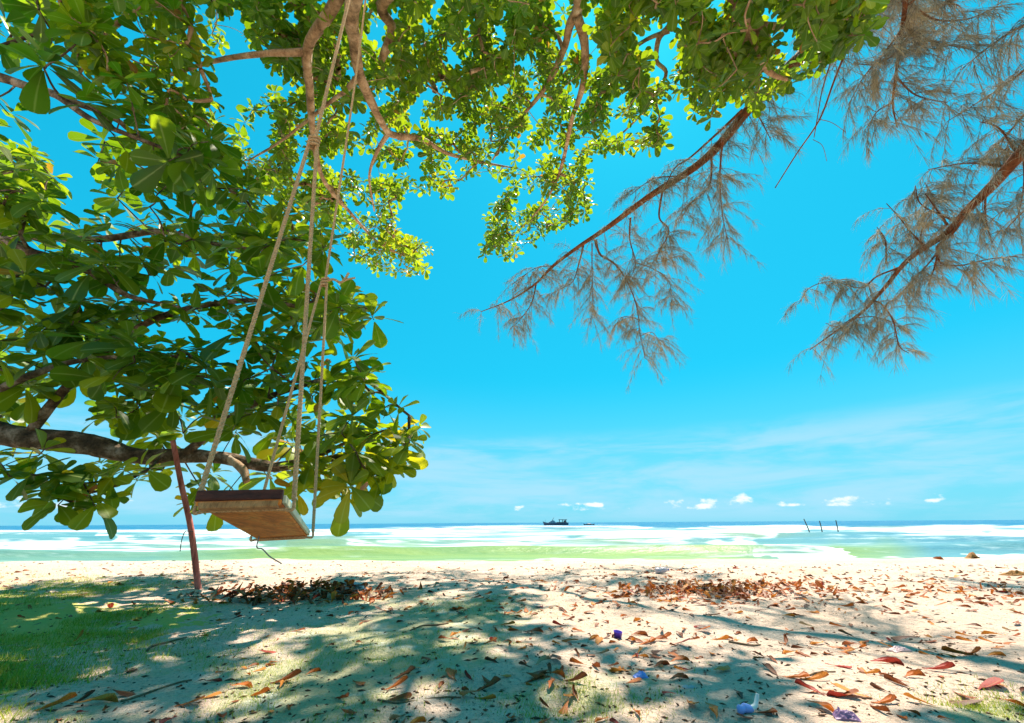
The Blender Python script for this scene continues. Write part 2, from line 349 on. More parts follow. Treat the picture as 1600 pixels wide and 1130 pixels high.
W3 = [(-900, 864, 868), (0, 864, 868), (330, 864, 868), (420, 868, 868), (820, 874, 874), (860, 870, 877), (960, 872, 878), (1020, 876, 876), (2500, 876, 876)]
FO = np.maximum(np.maximum(band(PXj, PYj, W1), band(PXj, PYj, W2)), .9 * band(PXj, PYj, W3))
NEG = np.zeros_like(FO)
for (cx, cy, rx, ry, s) in ((880, 825, 90, 2.5, .9), (1385, 823, 55, 2, .9), (760, 835, 60, 1.4, .7), (230, 837, 60, 3.5, .8), (330, 844, 30, 2, .6), (1010, 839, 110, 1.6, .55),
                            (940, 848, 90, 1.8, .7), (1150, 838, 90, 2.5, .7), (700, 850, 120, 1.8, .5), (520, 843, 60, 2.5, .5), (80, 840, 90, 4, .9), (1560, 833, 50, 2.0, .6), (480, 855, 70, 1.8, .4)):
    NEG = np.maximum(NEG, s * np.exp(-((PX - cx) / rx) ** 2 - ((PYj - cy) / ry) ** 2))
FO = FO * (1 - NEG); FO = np.clip(FO * (.40 + 2.4 * (fbm(PX / 70 + PYf * .03, PYf / 2.4, 91, 4) - .36)), 0, 1.0)
o_ = oo[:, None] + jit
deep = np.clip((13 - o_) / 6, 0, 1); near = np.clip((o_ - 32) / 10, 0, 1)
gmask = np.clip(np.interp(PX, [-900, 0, 250, 420, 1130, 1220, 1300, 1380, 1440, 2500], [.35, .35, .4, 1, 1, .3, 1, .7, .05, .05]), 0, 1)
mid = np.array([.20, .46, .48]); dp = np.array([.0, .11, .21]); gr = np.array([.40, .57, .17]); bl = np.array([.17, .42, .50]); tan = np.array([.36, .44, .17])
CW = mid + 0 * SX[..., None]; rightb = np.clip((PX - 1150) / 150, 0, 1)[..., None]; CW = CW * (1 - rightb) + bl * rightb
g = (near * gmask)[..., None]; CW = CW * (1 - g) + gr * g
tg = np.clip(NEG * 1.1, 0, 1)[..., None] * (PX > 450)[..., None]; CW = CW * (1 - tg) + tan * tg
CW = CW * .50; CW = CW * (1 - deep[..., None]) + dp * deep[..., None]
V = np.stack([SX, SY, SEA_Z + Z], -1).reshape(-1, 3); nx, ny = len(bcol), len(oo)
a = (np.arange(ny - 1)[:, None] * nx + np.arange(nx - 1)[None]).ravel()
me = mk_mesh('sea', V, np.stack([a, a + 1, a + nx + 1, a + nx], 1), attrs={'foam': FO.ravel()}, colattr={'wcol': CW.reshape(-1, 3)})
m, t = material('sea_water'); P_ = t.n('ShaderNodeNewGeometry').outputs['Position']
fo = t.n('ShaderNodeAttribute', attribute_name='foam').outputs['Fac']; wc = t.n('ShaderNodeAttribute', attribute_name='wcol').outputs['Color']
na = t.noise(t.mapping(P_, (.35, .9, 1)), 1.1, 7, .68); nb = t.noise(t.mapping(P_, (.05, .3, 1)), 1.0, 5, .6)
nc = t.noise(t.mapping(P_, (.05, .34, 1)), 1.0, 6, .66, .3)
ff = t.ss(t.math('ADD', fo, t.math('ADD', t.math('MULTIPLY', t.math('SUBTRACT', na, .5), 1.0), t.math('MULTIPLY', t.math('SUBTRACT', nc, .5), 1.5))), .03, .50)
ln1 = t.math('ABSOLUTE', t.math('SUBTRACT', t.noise(t.mapping(P_, (.022, .30, 1)), 1.0, 5, .6, .2), .5)); ff = t.math('MULTIPLY', ff, t.math('SUBTRACT', 1.0, t.math('MULTIPLY', t.ss(ln1, .07, .005), .95)))
wcol = t.mix(t.math('MULTIPLY', t.ss(t.noise(t.mapping(P_, (.12, .9, 1)), 1.0, 6, .65), .42, .66), .75), wc, t.mix(1, wc, (.62, .80, .95), 'MULTIPLY'))
hgt = t.noise(t.mapping(P_, (.9, 1.6, 1)), 1.4, 6, .6); hg2 = t.noise(t.mapping(P_, (.06, .2, 1)), 1.0, 5, .62)
nrmw = bump(t, t.math('ADD', hgt, t.math('MULTIPLY', hg2, 2.0)), .45, .22)
wat = principled(t, wcol, .35, nrmw, .22); wat.inputs['IOR'].default_value = 1.33
fm = principled(t, t.mix(t.ss(nb, .35, .7), (.72, .74, .73), (.50, .56, .55)), .85, bump(t, na, .5, .15), .2)
mx = t.n('ShaderNodeMixShader'); t.l(ff, mx.inputs[0]); t.l(wat.outputs[0], mx.inputs[1]); t.l(fm.outputs[0], mx.inputs[2]); finish(t, mx.outputs[0])
tag(obj('sea', me, m), 'turquoise sea with rows of white breaking surf', kind='structure')

# ------------------------------------------------------------------ leaf shapes
def leaf_shape(nseg, fold=.22, droop=.25, curl=0.0, wav=0.0, width=.27, seed=0):
    t = np.array([0, .14, .38, .62, .82, .94, 1.0] if nseg == 6 else [0, .33, .68, .90, 1.0]); nseg = len(t) - 1; prof = np.interp(t, [0, .12, .3, .5, .7, .85, .94, 1], [.02, .06, .13, .20, .26, .265, .20, .07]) * width / .26
    zc = -droop * t ** 2; r = np.random.default_rng(seed); V = []; rib = []
    for i, (tt, ww) in enumerate(zip(t, prof)):
        wl = wav * (r.random() - .5); wr = wav * (r.random() - .5); ang = curl * tt
        V += [(tt, ww * math.cos(ang), zc[i] + ww * (fold + math.sin(ang)) + wl), (tt, 0, zc[i]), (tt, -ww * math.cos(ang), zc[i] + ww * (fold + math.sin(ang)) + wr)]
        rib += [0, 1, 0]
    Q = []
    for i in range(nseg):
        b = 3 * i; Q += [(b, b + 1, b + 4, b + 3), (b + 1, b + 2, b + 5, b + 4)]
    # flip so normals point +Z
    Q = [q[::-1] for q in Q]
    return np.array(V, float), np.array(Q), np.array(rib, float)
def rosette(p, axis, n, L, lv, tint0, out, spread=1.0, nshape=3):
    axis = axis / np.linalg.norm(axis); u = np.cross(axis, [0.3, .2, 1.0]); u /= np.linalg.norm(u) + 1e-9; v = np.cross(axis, u); ph = rng.random() * 6.28
    for k in range(n):
        f = k / max(1, n - 1); phi = ph + k * 2.39996 + rng.normal(0, .15); e = math.radians(-22 + 70 * f + rng.normal(0, 9)) * spread
        rad = math.cos(phi) * u + math.sin(phi) * v; d = math.cos(e) * rad + math.sin(e) * axis; d = d + np.array([0, 0, -.12 * (1 - f)]); d /= np.linalg.norm(d)
        nrm = axis * math.cos(e) - rad * math.sin(e); nrm = nrm + rng.normal(0, .18, 3); nrm -= d * (nrm @ d); nrm /= np.linalg.norm(nrm); side = np.cross(nrm, d)
        l = L * (1.0 - .45 * f) * rng.uniform(.8, 1.15); s = p + axis * .05 * f * L / .25 + d * .02
        ti = tint0 + rng.normal(0, .14) + .22 * f
        ti = .97 + .03 * rng.random() if rng.random() < .008 else min(max(ti, 0), .9)
        out.append((s, d, side, nrm, l, ti, rng.integers(nshape)))
def build_leaves(root, leaves, shapes, mat, cap, name='leaf', stuff='foliage'):
    S = np.array([l[0] for l in leaves]); X = np.array([l[1] for l in leaves]); Yv = np.array([l[2] for l in leaves]); Zv = np.array([l[3] for l in leaves])
    Ls = np.array([l[4] for l in leaves]); TI = np.array([l[5] for l in leaves]); K = np.array([l[6] for l in leaves])
    px, py, dep = project(S + X * (Ls * .5)[:, None]); inn = (px > 0) & (px < 1600) & (py > 0) & (py < 1130) & (dep > .3)
    size = np.where(inn, Ls / dep, 0); order = np.argsort(-size)[:cap]; pick = np.zeros(len(leaves), bool); pick[order] = True
    cache = {}
    for i in order:
        q = round(float(TI[i]) * 8) / 8; key = (int(K[i]), q)
        if key not in cache:
            v, qd, rb = shapes[key[0]]; cache[key] = mk_mesh(name, v, qd, attrs={'tint': np.full(len(v), q), 'rib': rb}); cache[key].materials.append(mat)
        o = bpy.data.objects.new(name, cache[key]); COL.objects.link(o); o.parent = root; o.matrix_parent_inverse = Matrix.Translation(-root.location)
        mm = Matrix.Identity(4)
        for r_ in range(3):
            mm[r_][0] = X[i][r_] * Ls[i]; mm[r_][1] = Yv[i][r_] * Ls[i]; mm[r_][2] = Zv[i][r_] * Ls[i]; mm[r_][3] = S[i][r_]
        o.matrix_basis = mm
    AV = []; AQ = []; AT = []; AR = []; n0 = 0
    for k in range(len(shapes)):
        idx = np.where((K == k) & ~pick)[0]
        if not len(idx): continue
        v, qd, rb = shapes[k]
        W = S[idx][:, None] + Ls[idx][:, None, None] * (v[None, :, 0:1] * X[idx][:, None] + v[None, :, 1:2] * Yv[idx][:, None] + v[None, :, 2:3] * Zv[idx][:, None])
        AV.append(W.reshape(-1, 3)); AQ.append((qd[None] + (np.arange(len(idx)) * len(v))[:, None, None] + n0).reshape(-1, 4)); n0 += len(idx) * len(v)
        AT.append(np.repeat(TI[idx], len(v))); AR.append(np.tile(rb, len(idx)))
    me = mk_mesh(stuff, np.concatenate(AV), np.concatenate(AQ), attrs={'tint': np.concatenate(AT), 'rib': np.concatenate(AR)})
    o = obj(stuff, me, mat, root); o['kind'] = 'stuff'; return o
def inside(px, py, poly):
    c = np.zeros(np.shape(px), bool); n = len(poly)
    for i in range(n):
        x0, y0 = poly[i]; x1, y1 = poly[(i + 1) % n]
        if y0 == y1: continue
        c ^= ((y0 > py) != (y1 > py)) & (px < (x1 - x0) * (py - y0) / (y1 - y0) + x0)
    return c
def sample(poly, n, holes=(), gap=0.0):
    p = np.array(poly, float); lo = p.min(0); hi = p.max(0); out = []; tries = 0
    while len(out) < n and tries < n * 60:
        tries += 1; x = rng.uniform(lo[0], hi[0]); y = rng.uniform(lo[1], hi[1])
        if not inside(np.array(x), np.array(y), poly): continue
        if any(((x - h[0]) / h[2]) ** 2 + ((y - h[1]) / h[3]) ** 2 < 1 for h in holes): continue
        if gap and vnoise(np.array(x / 26.), np.array(y / 22.), 47) < gap: continue
        out.append((x, y))
    return out
def connect(root, skel, skel_r, pts, mat, rmin=.0035, name='twigs'):
    """grow twigs: every rosette joins the nearest point of the limbs or of twigs already grown"""
    P = np.array(pts); S = np.array(skel); n = len(P); best = np.full(n, 1e9); par = np.zeros(n, int)
    d = np.linalg.norm(P[:, None] - S[None], axis=2); par = d.argmin(1); best = d.min(1) * .8; isS = np.ones(n, bool); done = np.zeros(n, bool); order = []
    for _ in range(n):
        i = np.where(done, 1e9, best).argmin(); done[i] = True; order.append(i)
        dd = np.linalg.norm(P - P[i], axis=1) ; upd = (~done) & (dd < best); best[upd] = dd[upd]; par[upd] = i; isS[upd] = False
    cnt = np.ones(n)
    for i in reversed(order):
        if not isS[i]: cnt[par[i]] += cnt[i]
    mb = MB()
    for i in order:
        A = S[par[i]] if isS[i] else P[par[i]]; B = P[i]; L = np.linalg.norm(B - A); r = rmin * cnt[i] ** .42
        mid = (A + B) / 2 + rng.normal(0, .07 * L, 3) + np.array([0, 0, .05 * L]); q = spline([A, mid, B], 3)
        rb = min(r * 1.25, .06); mb.add(*tube(q, np.linspace(rb, r * .85, len(q)), 5, cap=False))
    o = obj(name, mb.mesh(name), mat, root); o['kind'] = 'stuff'; return o

# ------------------------------------------------------------------ the low, propped almond tree on the left
shapes_lo = [leaf_shape(6, .14, .20, .15, .02, .27, 1), leaf_shape(6, .08, .32, .1, .03, .28, 2), leaf_shape(6, .2, .10, .2, .02, .29, 3), leaf_shape(6, .12, .26, -.2, .03, .26, 4)]
tb = np.array([-7.2, 3.0, 0.0]); tb[2] = float(ground_z(tb[0], tb[1])) - .1
low = empty('sea_almond_tree', tb, 'low large-leaved tree at left, its limb propped by a leaning pole', 'tree')
trunk_pts = [tb, tb + [.15, .05, .5], tb + [.5, .15, 1.2], tb + [.7, .4, 2.0], tb + [.6, .7, 2.9], tb + [.9, 1.0, 3.9]]
limb_pts = [trunk_pts[2] + np.array([.1, 0, 0]), at_y(-120, 668, 3.55), at_y(40, 684, 3.75), at_y(140, 695, 3.95), at_y(215, 713, 4.1), at_y(285, 712, 4.2), at_y(350, 716, 4.25), at_y(420, 729, 4.3), at_y(470, 726, 4.3), at_y(540, 712, 4.2)]
limb2 = [at_y(360, 716, 4.24), at_y(380, 735, 4.2), at_y(385, 752, 4.15)]
limb3 = [trunk_pts[3], at_y(-60, 380, 3.2), at_y(60, 398, 3.2), at_y(140, 425, 3.2), at_y(200, 462, 3.2), at_y(280, 480, 3.25)]
limb4 = [trunk_pts[3] + np.array([0, .1, .1]), at_y(-60, 378, 3.7), at_y(140, 375, 3.6), at_y(250, 362, 3.5), at_y(330, 380, 3.5), at_y(430, 395, 3.4)]
limb5 = [limb_pts[2], at_y(120, 590, 3.6), at_y(240, 500, 3.6), at_y(380, 470, 3.5), at_y(500, 484, 3.4), at_y(575, 482, 3.3)]
limb6 = [limb_pts[5], at_y(380, 640, 3.9), at_y(480, 600, 3.7), at_y(560, 590, 3.6), at_y(640, 650, 3.5)]
limb7 = [trunk_pts[4], at_y(-80, 150, 2.5), at_y(60, 140, 2.3), at_y(150, 190, 2.2), at_y(290, 245, 2.3)]
limb8 = [limb_pts[7], at_y(490, 715, 4.0), at_y(545, 690, 3.8), at_y(610, 670, 3.6)]
limb9 = [limb_pts[1], at_y(40, 590, 3.3), at_y(150, 560, 3.3), at_y(300, 560, 3.3)]
skel = []; sr = []
def limb(root, pts, r0, r1, mat, n=8, sides=10, bmp=.18, seed=0, name='limb', sk=None):
    q = spline(pts, n); r = np.linspace(0, 1, len(q)); rr = r0 + (r1 - r0) * r ** .85
    o = obj(name, tube_mesh(name, q, rr, sides, bmp, seed), mat, root)
    if sk is not None: sk.extend(list(q[2:]))
    return o
o = limb(low, trunk_pts, .36, .14, M['bark_dark'], 8, 14, .16, 3, 'trunk')
limb(low, limb_pts, .125, .036, M['bark_dark'], 10, 14, .26, 4, sk=skel)
limb(low, limb2, .045, .035, M['bark'], 5, 9, .2, 5, 'broken_stub')
for i, (L_, a_, b_) in enumerate(((limb3, .07, .012), (limb4, .06, .012), (limb5, .05, .010), (limb6, .045, .010), (limb7, .06, .010), (limb8, .03, .01), (limb9, .045, .01))):
    limb(low, L_, a_, b_, M['bark_dark'], 8, 8, .15, 10 + i, sk=skel)
body = [(-60, 290), (60, 300), (110, 330), (200, 300), (300, 275), (350, 290), (430, 300), (500, 340), (515, 420), (500, 460), (610, 470), (615, 505), (520, 525), (590, 575), (590, 600), (660, 615), (670, 685), (640, 745), (545, 775), (470, 740), (440, 690), (300, 695), (240, 690), (120, 660), (-60, 650)]
LO = []; pos = []; leaves = []
for (x, y) in sample(body, 335, [(345, 545, 26, 22), (130, 330, 60, 30), (495, 545, 25, 22), (340, 340, 40, 18), (560, 545, 30, 16)]):
    LO.append((x, y, rng.uniform(2.9, 4.3) if y < 600 else rng.uniform(3.3, 4.4), .27))
for (x, y) in sample([(-80, -60), (140, -60), (150, 60), (200, 130), (340, 230), (300, 270), (210, 250), (120, 190), (60, 130), (30, 200), (-80, 220)], 42, [(40, 150, 25, 35), (110, 230, 45, 18), (190, 205, 12, 10)]):
    LO.append((x, y, rng.uniform(1.9, 2.9), .25))
for (x, y) in sample([(-60, 190), (60, 215), (160, 215), (250, 205), (340, 290), (230, 310), (110, 320), (-60, 330)], 34, [(110, 235, 60, 20), (150, 320, 40, 14)]): LO.append((x, y, rng.uniform(2.9, 4.2), .26))
for (x, y) in sample([(-60, 250), (60, 260), (120, 290), (90, 320), (-60, 340)], 9): LO.append((x, y, rng.uniform(2.4, 3), .24))
for (x, y, d) in ((20, 715, 3.5), (-10, 735, 3.4), (60, 712, 3.6), (105, 752, 3.5), (160, 728, 3.7), (115, 785, 3.5), (140, 770, 3.6), (195, 735, 3.8), (230, 735, 3.9), (255, 735, 3.95), (75, 770, 3.4),
                  (312, 760, 3.9), (330, 745, 3.9), (460, 770, 3.9), (340, 790, 4.0), (300, 785, 4.0), (420, 745, 4.2), (475, 745, 4.0), (500, 750, 3.9), (530, 760, 3.8), (545, 778, 3.8), (590, 745, 3.7), (620, 740, 3.7), (655, 690, 3.5), (640, 640, 3.4), (585, 480, 3.1), (600, 500, 3.1), (555, 480, 3.15), (585, 585, 3.3), (560, 600, 3.3), (635, 715, 3.6), (505, 395, 2.9), (500, 360, 2.9), (300, 250, 2.3), (240, 235, 2.3), (330, 265, 2.6), (245, 305, 2.8), (180, 165, 2.1)):
    LO.append((x, y, d, .25))
for (x, y, d) in ((95, 745, 3.3), (130, 755, 3.35), (55, 742, 3.2), (175, 750, 3.5), (215, 752, 3.7), (148, 792, 3.4), (90, 790, 3.3), (15, 745, 3.1), (-15, 715, 3.1), (640, 700, 3.5), (615, 640, 3.4)): LO.append((x, y, d, .25))
LBX = [-120, 40, 140, 215, 285, 350, 420, 470]; LBY = [668, 684, 695, 713, 712, 716, 729, 726]
for (x, y, d, L_) in LO:
    x = x - 16 * min(1, max(0, (x - 500) / 80)); ly = np.interp(x, LBX, LBY)
    if x < 460 and rng.random() < .72 and ly - 62 < y < ly + 40 and d < 4.6: d = max(d, 4.45 + .4 * rng.random())
    if 235 < x < 330 and y > 640: d = max(d, 4.7)
    p = at_y(x, y, d); 
    if np.linalg.norm(p - CAMP) < 2.0: p = CAMP + (p - CAMP) * (2.0 / np.linalg.norm(p - CAMP))
    ax = np.array([rng.normal(.15, .55), rng.normal(-.35, .5), 1.0 + rng.normal(0, .3)]); pos.append(p)
    rosette(p, ax, int(rng.integers(7, 12)), L_ * rng.uniform(.65, 1.2), None, .34 + .16 * (x > 420) + .1 * (y > 690), leaves, nshape=4)
connect(low, skel, sr, pos, M['bark_dark'], .0045)
build_leaves(low, leaves, shapes_lo, M['leaf'], 300)

# ------------------------------------------------------------------ the tall almond tree overhead
shapes_hi = [leaf_shape(3, .2, .2, .2, .02, .29, 5), leaf_shape(3, .1, .3, .1, .03, .28, 6), leaf_shape(3, .26, .1, .3, .02, .30, 7)]
tb2 = np.array([.5, -3.0, 0.0]); tb2[2] = float(ground_z(tb2[0], tb2[1])) - .1
tall = empty('sea_almond_tree', tb2, 'tall spreading tree overhead whose limbs carry the rope swing', 'tree')
T0 = [tb2, tb2 + [-.1, .1, .7], tb2 + [-.3, .35, 1.6], tb2 + [-.5, .9, 2.7], tb2 + [-.6, 1.5, 3.6]]; fork = T0[-1]
limb(tall, T0, .42, .22, M['bark'], 8, 16, .14, 21, 'trunk')
sk2 = []
A_top = np.array([-.69, 1.07]); B_top = np.array([-.95, 1.60])
def hp(px, py, r): return at_r(px, py, r)
hang = [fork, np.array([-.42, .1, 4.28]), np.array([-.69, 1.07, 4.52]), np.array([-.95, 1.60, 4.66]), hp(552, 5, 5.15), hp(553, 60, 5.5), hp(560, 110, 5.8), hp(580, 160, 6.1), hp(605, 205, 6.5), hp(625, 213, 6.7)]
limb(tall, hang, .105, .038, M['bark'], 8, 12, .2, 22, sk=sk2)
limb(tall, [hp(622, 213, 6.7), hp(660, 218, 7.0), hp(700, 240, 7.4), hp(760, 255, 7.8), hp(800, 262, 8.2)], .05, .012, M['bark'], 6, 8, .2, 23, sk=sk2)
limb(tall, [hp(607, 208, 6.5), hp(588, 240, 6.7), hp(577, 278, 7.0), hp(585, 330, 7.5)], .035, .012, M['bark'], 6, 7, .2, 24, sk=sk2)
limb(tall, [hp(562, 118, 5.85), hp(540, 142, 6.0), hp(518, 158, 6.2), hp(440, 220, 6.6), hp(390, 250, 7)], .04, .01, M['bark'], 6, 7, .2, 25, sk=sk2)
limb(tall, [np.array([-.42, .1, 4.25]), np.array([-1.0, 1.6, 4.9]), hp(525, 2, 5.3), hp(482, 72, 5.6), hp(484, 140, 5.9), hp(490, 215, 6.4), hp(505, 280, 6.9), hp(545, 330, 7.6), hp(590, 378, 8.2), hp(630, 400, 8.7)], .075, .013, M['bark'], 8, 10, .18, 26, sk=sk2)
limb(tall, [hp(480, 82, 5.65), hp(430, 83, 5.7), hp(380, 88, 5.8), hp(325, 98, 6.0), hp(240, 120, 6.3), hp(150, 90, 6.5)], .04, .012, M['bark'], 6, 7, .2, 27, sk=sk2)
limb(tall, [np.array([-.5, .5, 4.4]), np.array([-.4, 1.9, 5.3]), hp(600, 0, 6.0), hp(612, 45, 6.2), hp(600, 84, 6.4), hp(596, 95, 6.5)], .075, .04, M['bark'], 7, 10, .2, 28, sk=sk2)
limb(tall, [hp(613, 52, 6.2), hp(624, 78, 6.4), hp(627, 100, 6.6), hp(690, 150, 7.2)], .045, .012, M['bark'], 6, 7, .2, 29, sk=sk2)
limb(tall, [fork, np.array([.2, .3, 4.6]), np.array([.5, 1.9, 5.2]), hp(905, 2, 5.9), hp(890, 40, 6.1), hp(880, 78, 6.3), hp(850, 140, 6.8), hp(800, 200, 7.4), hp(770, 250, 7.9)], .10, .013, M['bark'], 8, 10, .22, 30, sk=sk2)
limb(tall, [hp(902, 25, 6.0), hp(914, 72, 6.2), hp(912, 125, 6.5), hp(903, 160, 6.7), hp(894, 185, 6.9), hp(880, 250, 7.4), hp(866, 290, 7.7), hp(840, 330, 8.0), hp(800, 370, 8.4)], .06, .012, M['bark'], 7, 8, .2, 31, sk=sk2)
limb(tall, [fork, np.array([.9, .2, 4.5]), np.array([1.6, 1.7, 4.9]), hp(1150, 0, 5.2), hp(1180, 60, 5.4), hp(1200, 110, 5.6), hp(1230, 125, 5.7)], .12, .015, M['bark'], 7, 10, .2, 32, sk=sk2)
limb(tall, [np.array([.5, 1.9, 5.2]), hp(1045, -20, 5.9), hp(1048, 35, 6.1), hp(1030, 60, 6.2), hp(1026, 95, 6.4), hp(1040, 120, 6.5), hp(1000, 180, 7.0), hp(960, 220, 7.3)], .05, .012, M['bark'], 6, 7, .2, 33, sk=sk2)
limb(tall, [hp(1046, 48, 6.15), hp(1010, 62, 6.2), hp(975, 88, 6.4), hp(940, 110, 6.7)], .03, .01, M['bark'], 6, 7, .2, 34, sk=sk2)
limb(tall, [hp(1170, 40, 5.3), hp(1250, 40, 5.5), hp(1330, 30, 5.8)], .04, .01, M['bark'], 6, 7, .2, 35, sk=sk2)
limb(tall, [np.array([-1.0, 1.6, 4.9]), hp(380, -60, 5.6), hp(280, -10, 5.8), hp(180, 40, 6.2), hp(120, 120, 6.6)], .06, .012, M['bark'], 6, 8, .2, 36, sk=sk2)
HOLES = [(652, 160, 20, 12), (705, 192, 36, 15), (683, 247, 8, 14), (1035, 70, 34, 40), (1032, 105, 20, 16), (622, 22, 18, 14), (365, 40, 30, 38), (400, 190, 34, 70), (360, 125, 26, 34), (985, 60, 12, 12), (822, 55, 10, 10), (440, 130, 12, 25), (960, 8, 12, 10), (815, 105, 12, 16), (730, 20, 9, 8), (512, 250, 10, 16)]
canopy = [(330, -30), (330, 70), (420, 70), (430, 150), (370, 205), (420, 290), (480, 320), (525, 352), (560, 400), (600, 425), (640, 425), (675, 398), (660, 385), (620, 372), (600, 345), (620, 325), (618, 285), (695, 302), (735, 262), (790, 272), (820, 268), (765, 335), (760, 398), (800, 402), (845, 362), (915, 335), (912, 280), (910, 225), (1000, 235), (1040, 222), (1025, 190), (1015, 145), (1080, 140), (1090, 178), (1108, 175), (1110, 145), (1180, 152), (1225, 132), (1290, 88), (1350, 45), (1370, 0), (1372, -30)]
leftc = [(90, -30), (335, -30), (310, 60), (335, 110), (330, 180), (400, 270), (420, 310), (330, 270), (250, 230), (210, 150), (130, 90), (90, 40)]
above = [(0, -30), (100, -260), (600, -420), (1100, -420), (1420, -230), (1372, -30)]
HI = []
def rr_(x, y): return 5.3 + .9 * (x < 950) + 3.0 * max(y, -150) / 420 + (.4 if x < 420 else 0)
for (x, y) in sample(canopy, 2150, HOLES, .42): HI.append((x, y, rr_(x, y) + rng.normal(.1, .55), .098 + .0052 * rr_(x, y)))
for (x, y) in sample(leftc, 140, HOLES + [(190, 60, 16, 22), (165, 20, 14, 10), (230, 140, 20, 14)], .3): HI.append((x, y, rng.uniform(5.2, 7.0), .15))
for (x, y) in sample(above, 120, (), .5): HI.append((x, y, rng.uniform(4.9, 6.0), .19))
# tufts along the outer edge, so the outline breaks up into single rosettes
edge = canopy[3:-2]
for i in range(len(edge) - 1):
    (x0, y0), (x1, y1) = edge[i], edge[i + 1]; n = int(math.hypot(x1 - x0, y1 - y0) / 13) + 1
    for k in range(n):
        f = (k + rng.random()) / n; x = x0 + (x1 - x0) * f + rng.normal(0, 5); y = y0 + (y1 - y0) * f + rng.normal(0, 5); HI.append((x, y, rr_(x, y) + rng.normal(.1, .4), .10 + .0052 * rr_(x, y)))
pos = []; leaves = []
for (x, y, d, L_) in HI:
    p = at_r(x, y, max(d, 4.6)); pos.append(p)
    ax = np.array([rng.normal(0, .5), rng.normal(-.1, .5), .9 + rng.normal(0, .35)])
    clump = fbm(np.array(x / 90.), np.array(y / 90.), 5, 2) - .37
    rosette(p, ax, int(rng.integers(8, 12)), L_ * rng.uniform(.8, 1.2), None, .46 + .45 * float(clump), leaves, nshape=3)
connect(tall, sk2, sr, pos, M['bark'], .0038)
build_leaves(tall, leaves, shapes_hi, M['leaf'], 300)

# ------------------------------------------------------------------ casuarina on the right
cb = np.array([10.5, 4.2, 0.0]); cb[2] = float(ground_z(cb[0], cb[1])) - .1
cas = empty('casuarina_tree', cb, 'feathery needle-leaved tree hanging its thin brown branches in from the right', 'tree')
CT = [cb, cb + [-.05, .05, 1.5], cb + [-.2, .1, 4], cb + [-.35, .1, 7], cb + [-.4, .2, 10], cb + [-.3, .3, 13]]
limb(cas, CT, .30, .05, M['bark_cas'], 8, 14, .1, 41, 'trunk')
NE = []     # (start, direction) of needles
def cpath(px, r0, r1): k = len(px); return [at_r(x, y, r0 + (r1 - r0) * i / (k - 1)) for i, (x, y) in enumerate(px)]
TW = MB()
def droop_twigs(q, dens, tw_len, f0=0.0, needles=1.0):
    seg = np.linalg.norm(np.diff(q, axis=0), axis=1); S = np.concatenate([[0], np.cumsum(seg)]); n = max(1, int(S[-1] * dens * 2.9))
    for k in range(n):
        f = f0 + (1 - f0) * rng.random(); s = f * S[-1]; p = np.array([np.interp(s, S, q[:, j]) for j in range(3)])
        d = rng.normal(0, 1, 3); d[2] = d[2] * .35 - .15; d /= np.linalg.norm(d); L = tw_len * rng.uniform(.45, 1.2)
        P = [p + d * L * u + np.array([0, 0, -.55 * L * u * u]) for u in np.linspace(0, 1, 5)]
        TW.add(*tube(P, np.linspace(.0042, .0014, 5), 4, cap=False))
        for u in np.linspace(.2, 1, 5):
            b = p + d * L * u + np.array([0, 0, -.55 * L * u * u]); td = d + np.array([0, 0, -1.1 * u]); td /= np.linalg.norm(td)
            for _ in range(int(rng.integers(9, 15) * needles)):
                nd = td * .75 + rng.normal(0, .36, 3) + np.array([0, 0, -.50]); nd /= np.linalg.norm(nd); NE.append((b, nd, rng.uniform(.09, .22)))
def cbranch(px, r0, r1, w0, w1, dens=5.0, tw=.45, f0=0.1, needles=1.0, pre=None, sides=7, seed=0, bare=False):
    P = cpath(px, r0, r1)
    if pre is not None: P = pre + P
    q = spline(P, 6); rr = w0 + (w1 - w0) * np.linspace(0, 1, len(q)) ** .7
    obj('branch', tube_mesh('branch', q, rr, sides, .12, seed), M['bark_cas'], cas)
    if not bare: droop_twigs(q, dens, tw, f0, needles)
    return q
jit_ = lambda v, s: v + rng.normal(0, s, 3)
cbranch([(1330, 15), (1250, 90), (1175, 165), (1100, 250), (1010, 310), (950, 355), (905, 385), (865, 415), (835, 445), (795, 470), (752, 487)], 7.0, 8.6, .12, .008, 3.2, .5, .5, 1, [CT[4] + np.array([0, 0, -.5]), np.array([8.2, 4.2, 9.4])], 9, 50)
cbranch([(1160, 172), (1130, 200), (1080, 245), (1055, 262), (1040, 290)], 7.0, 7.4, .022, .008, 2.5, .4, .3, .8, seed=51)
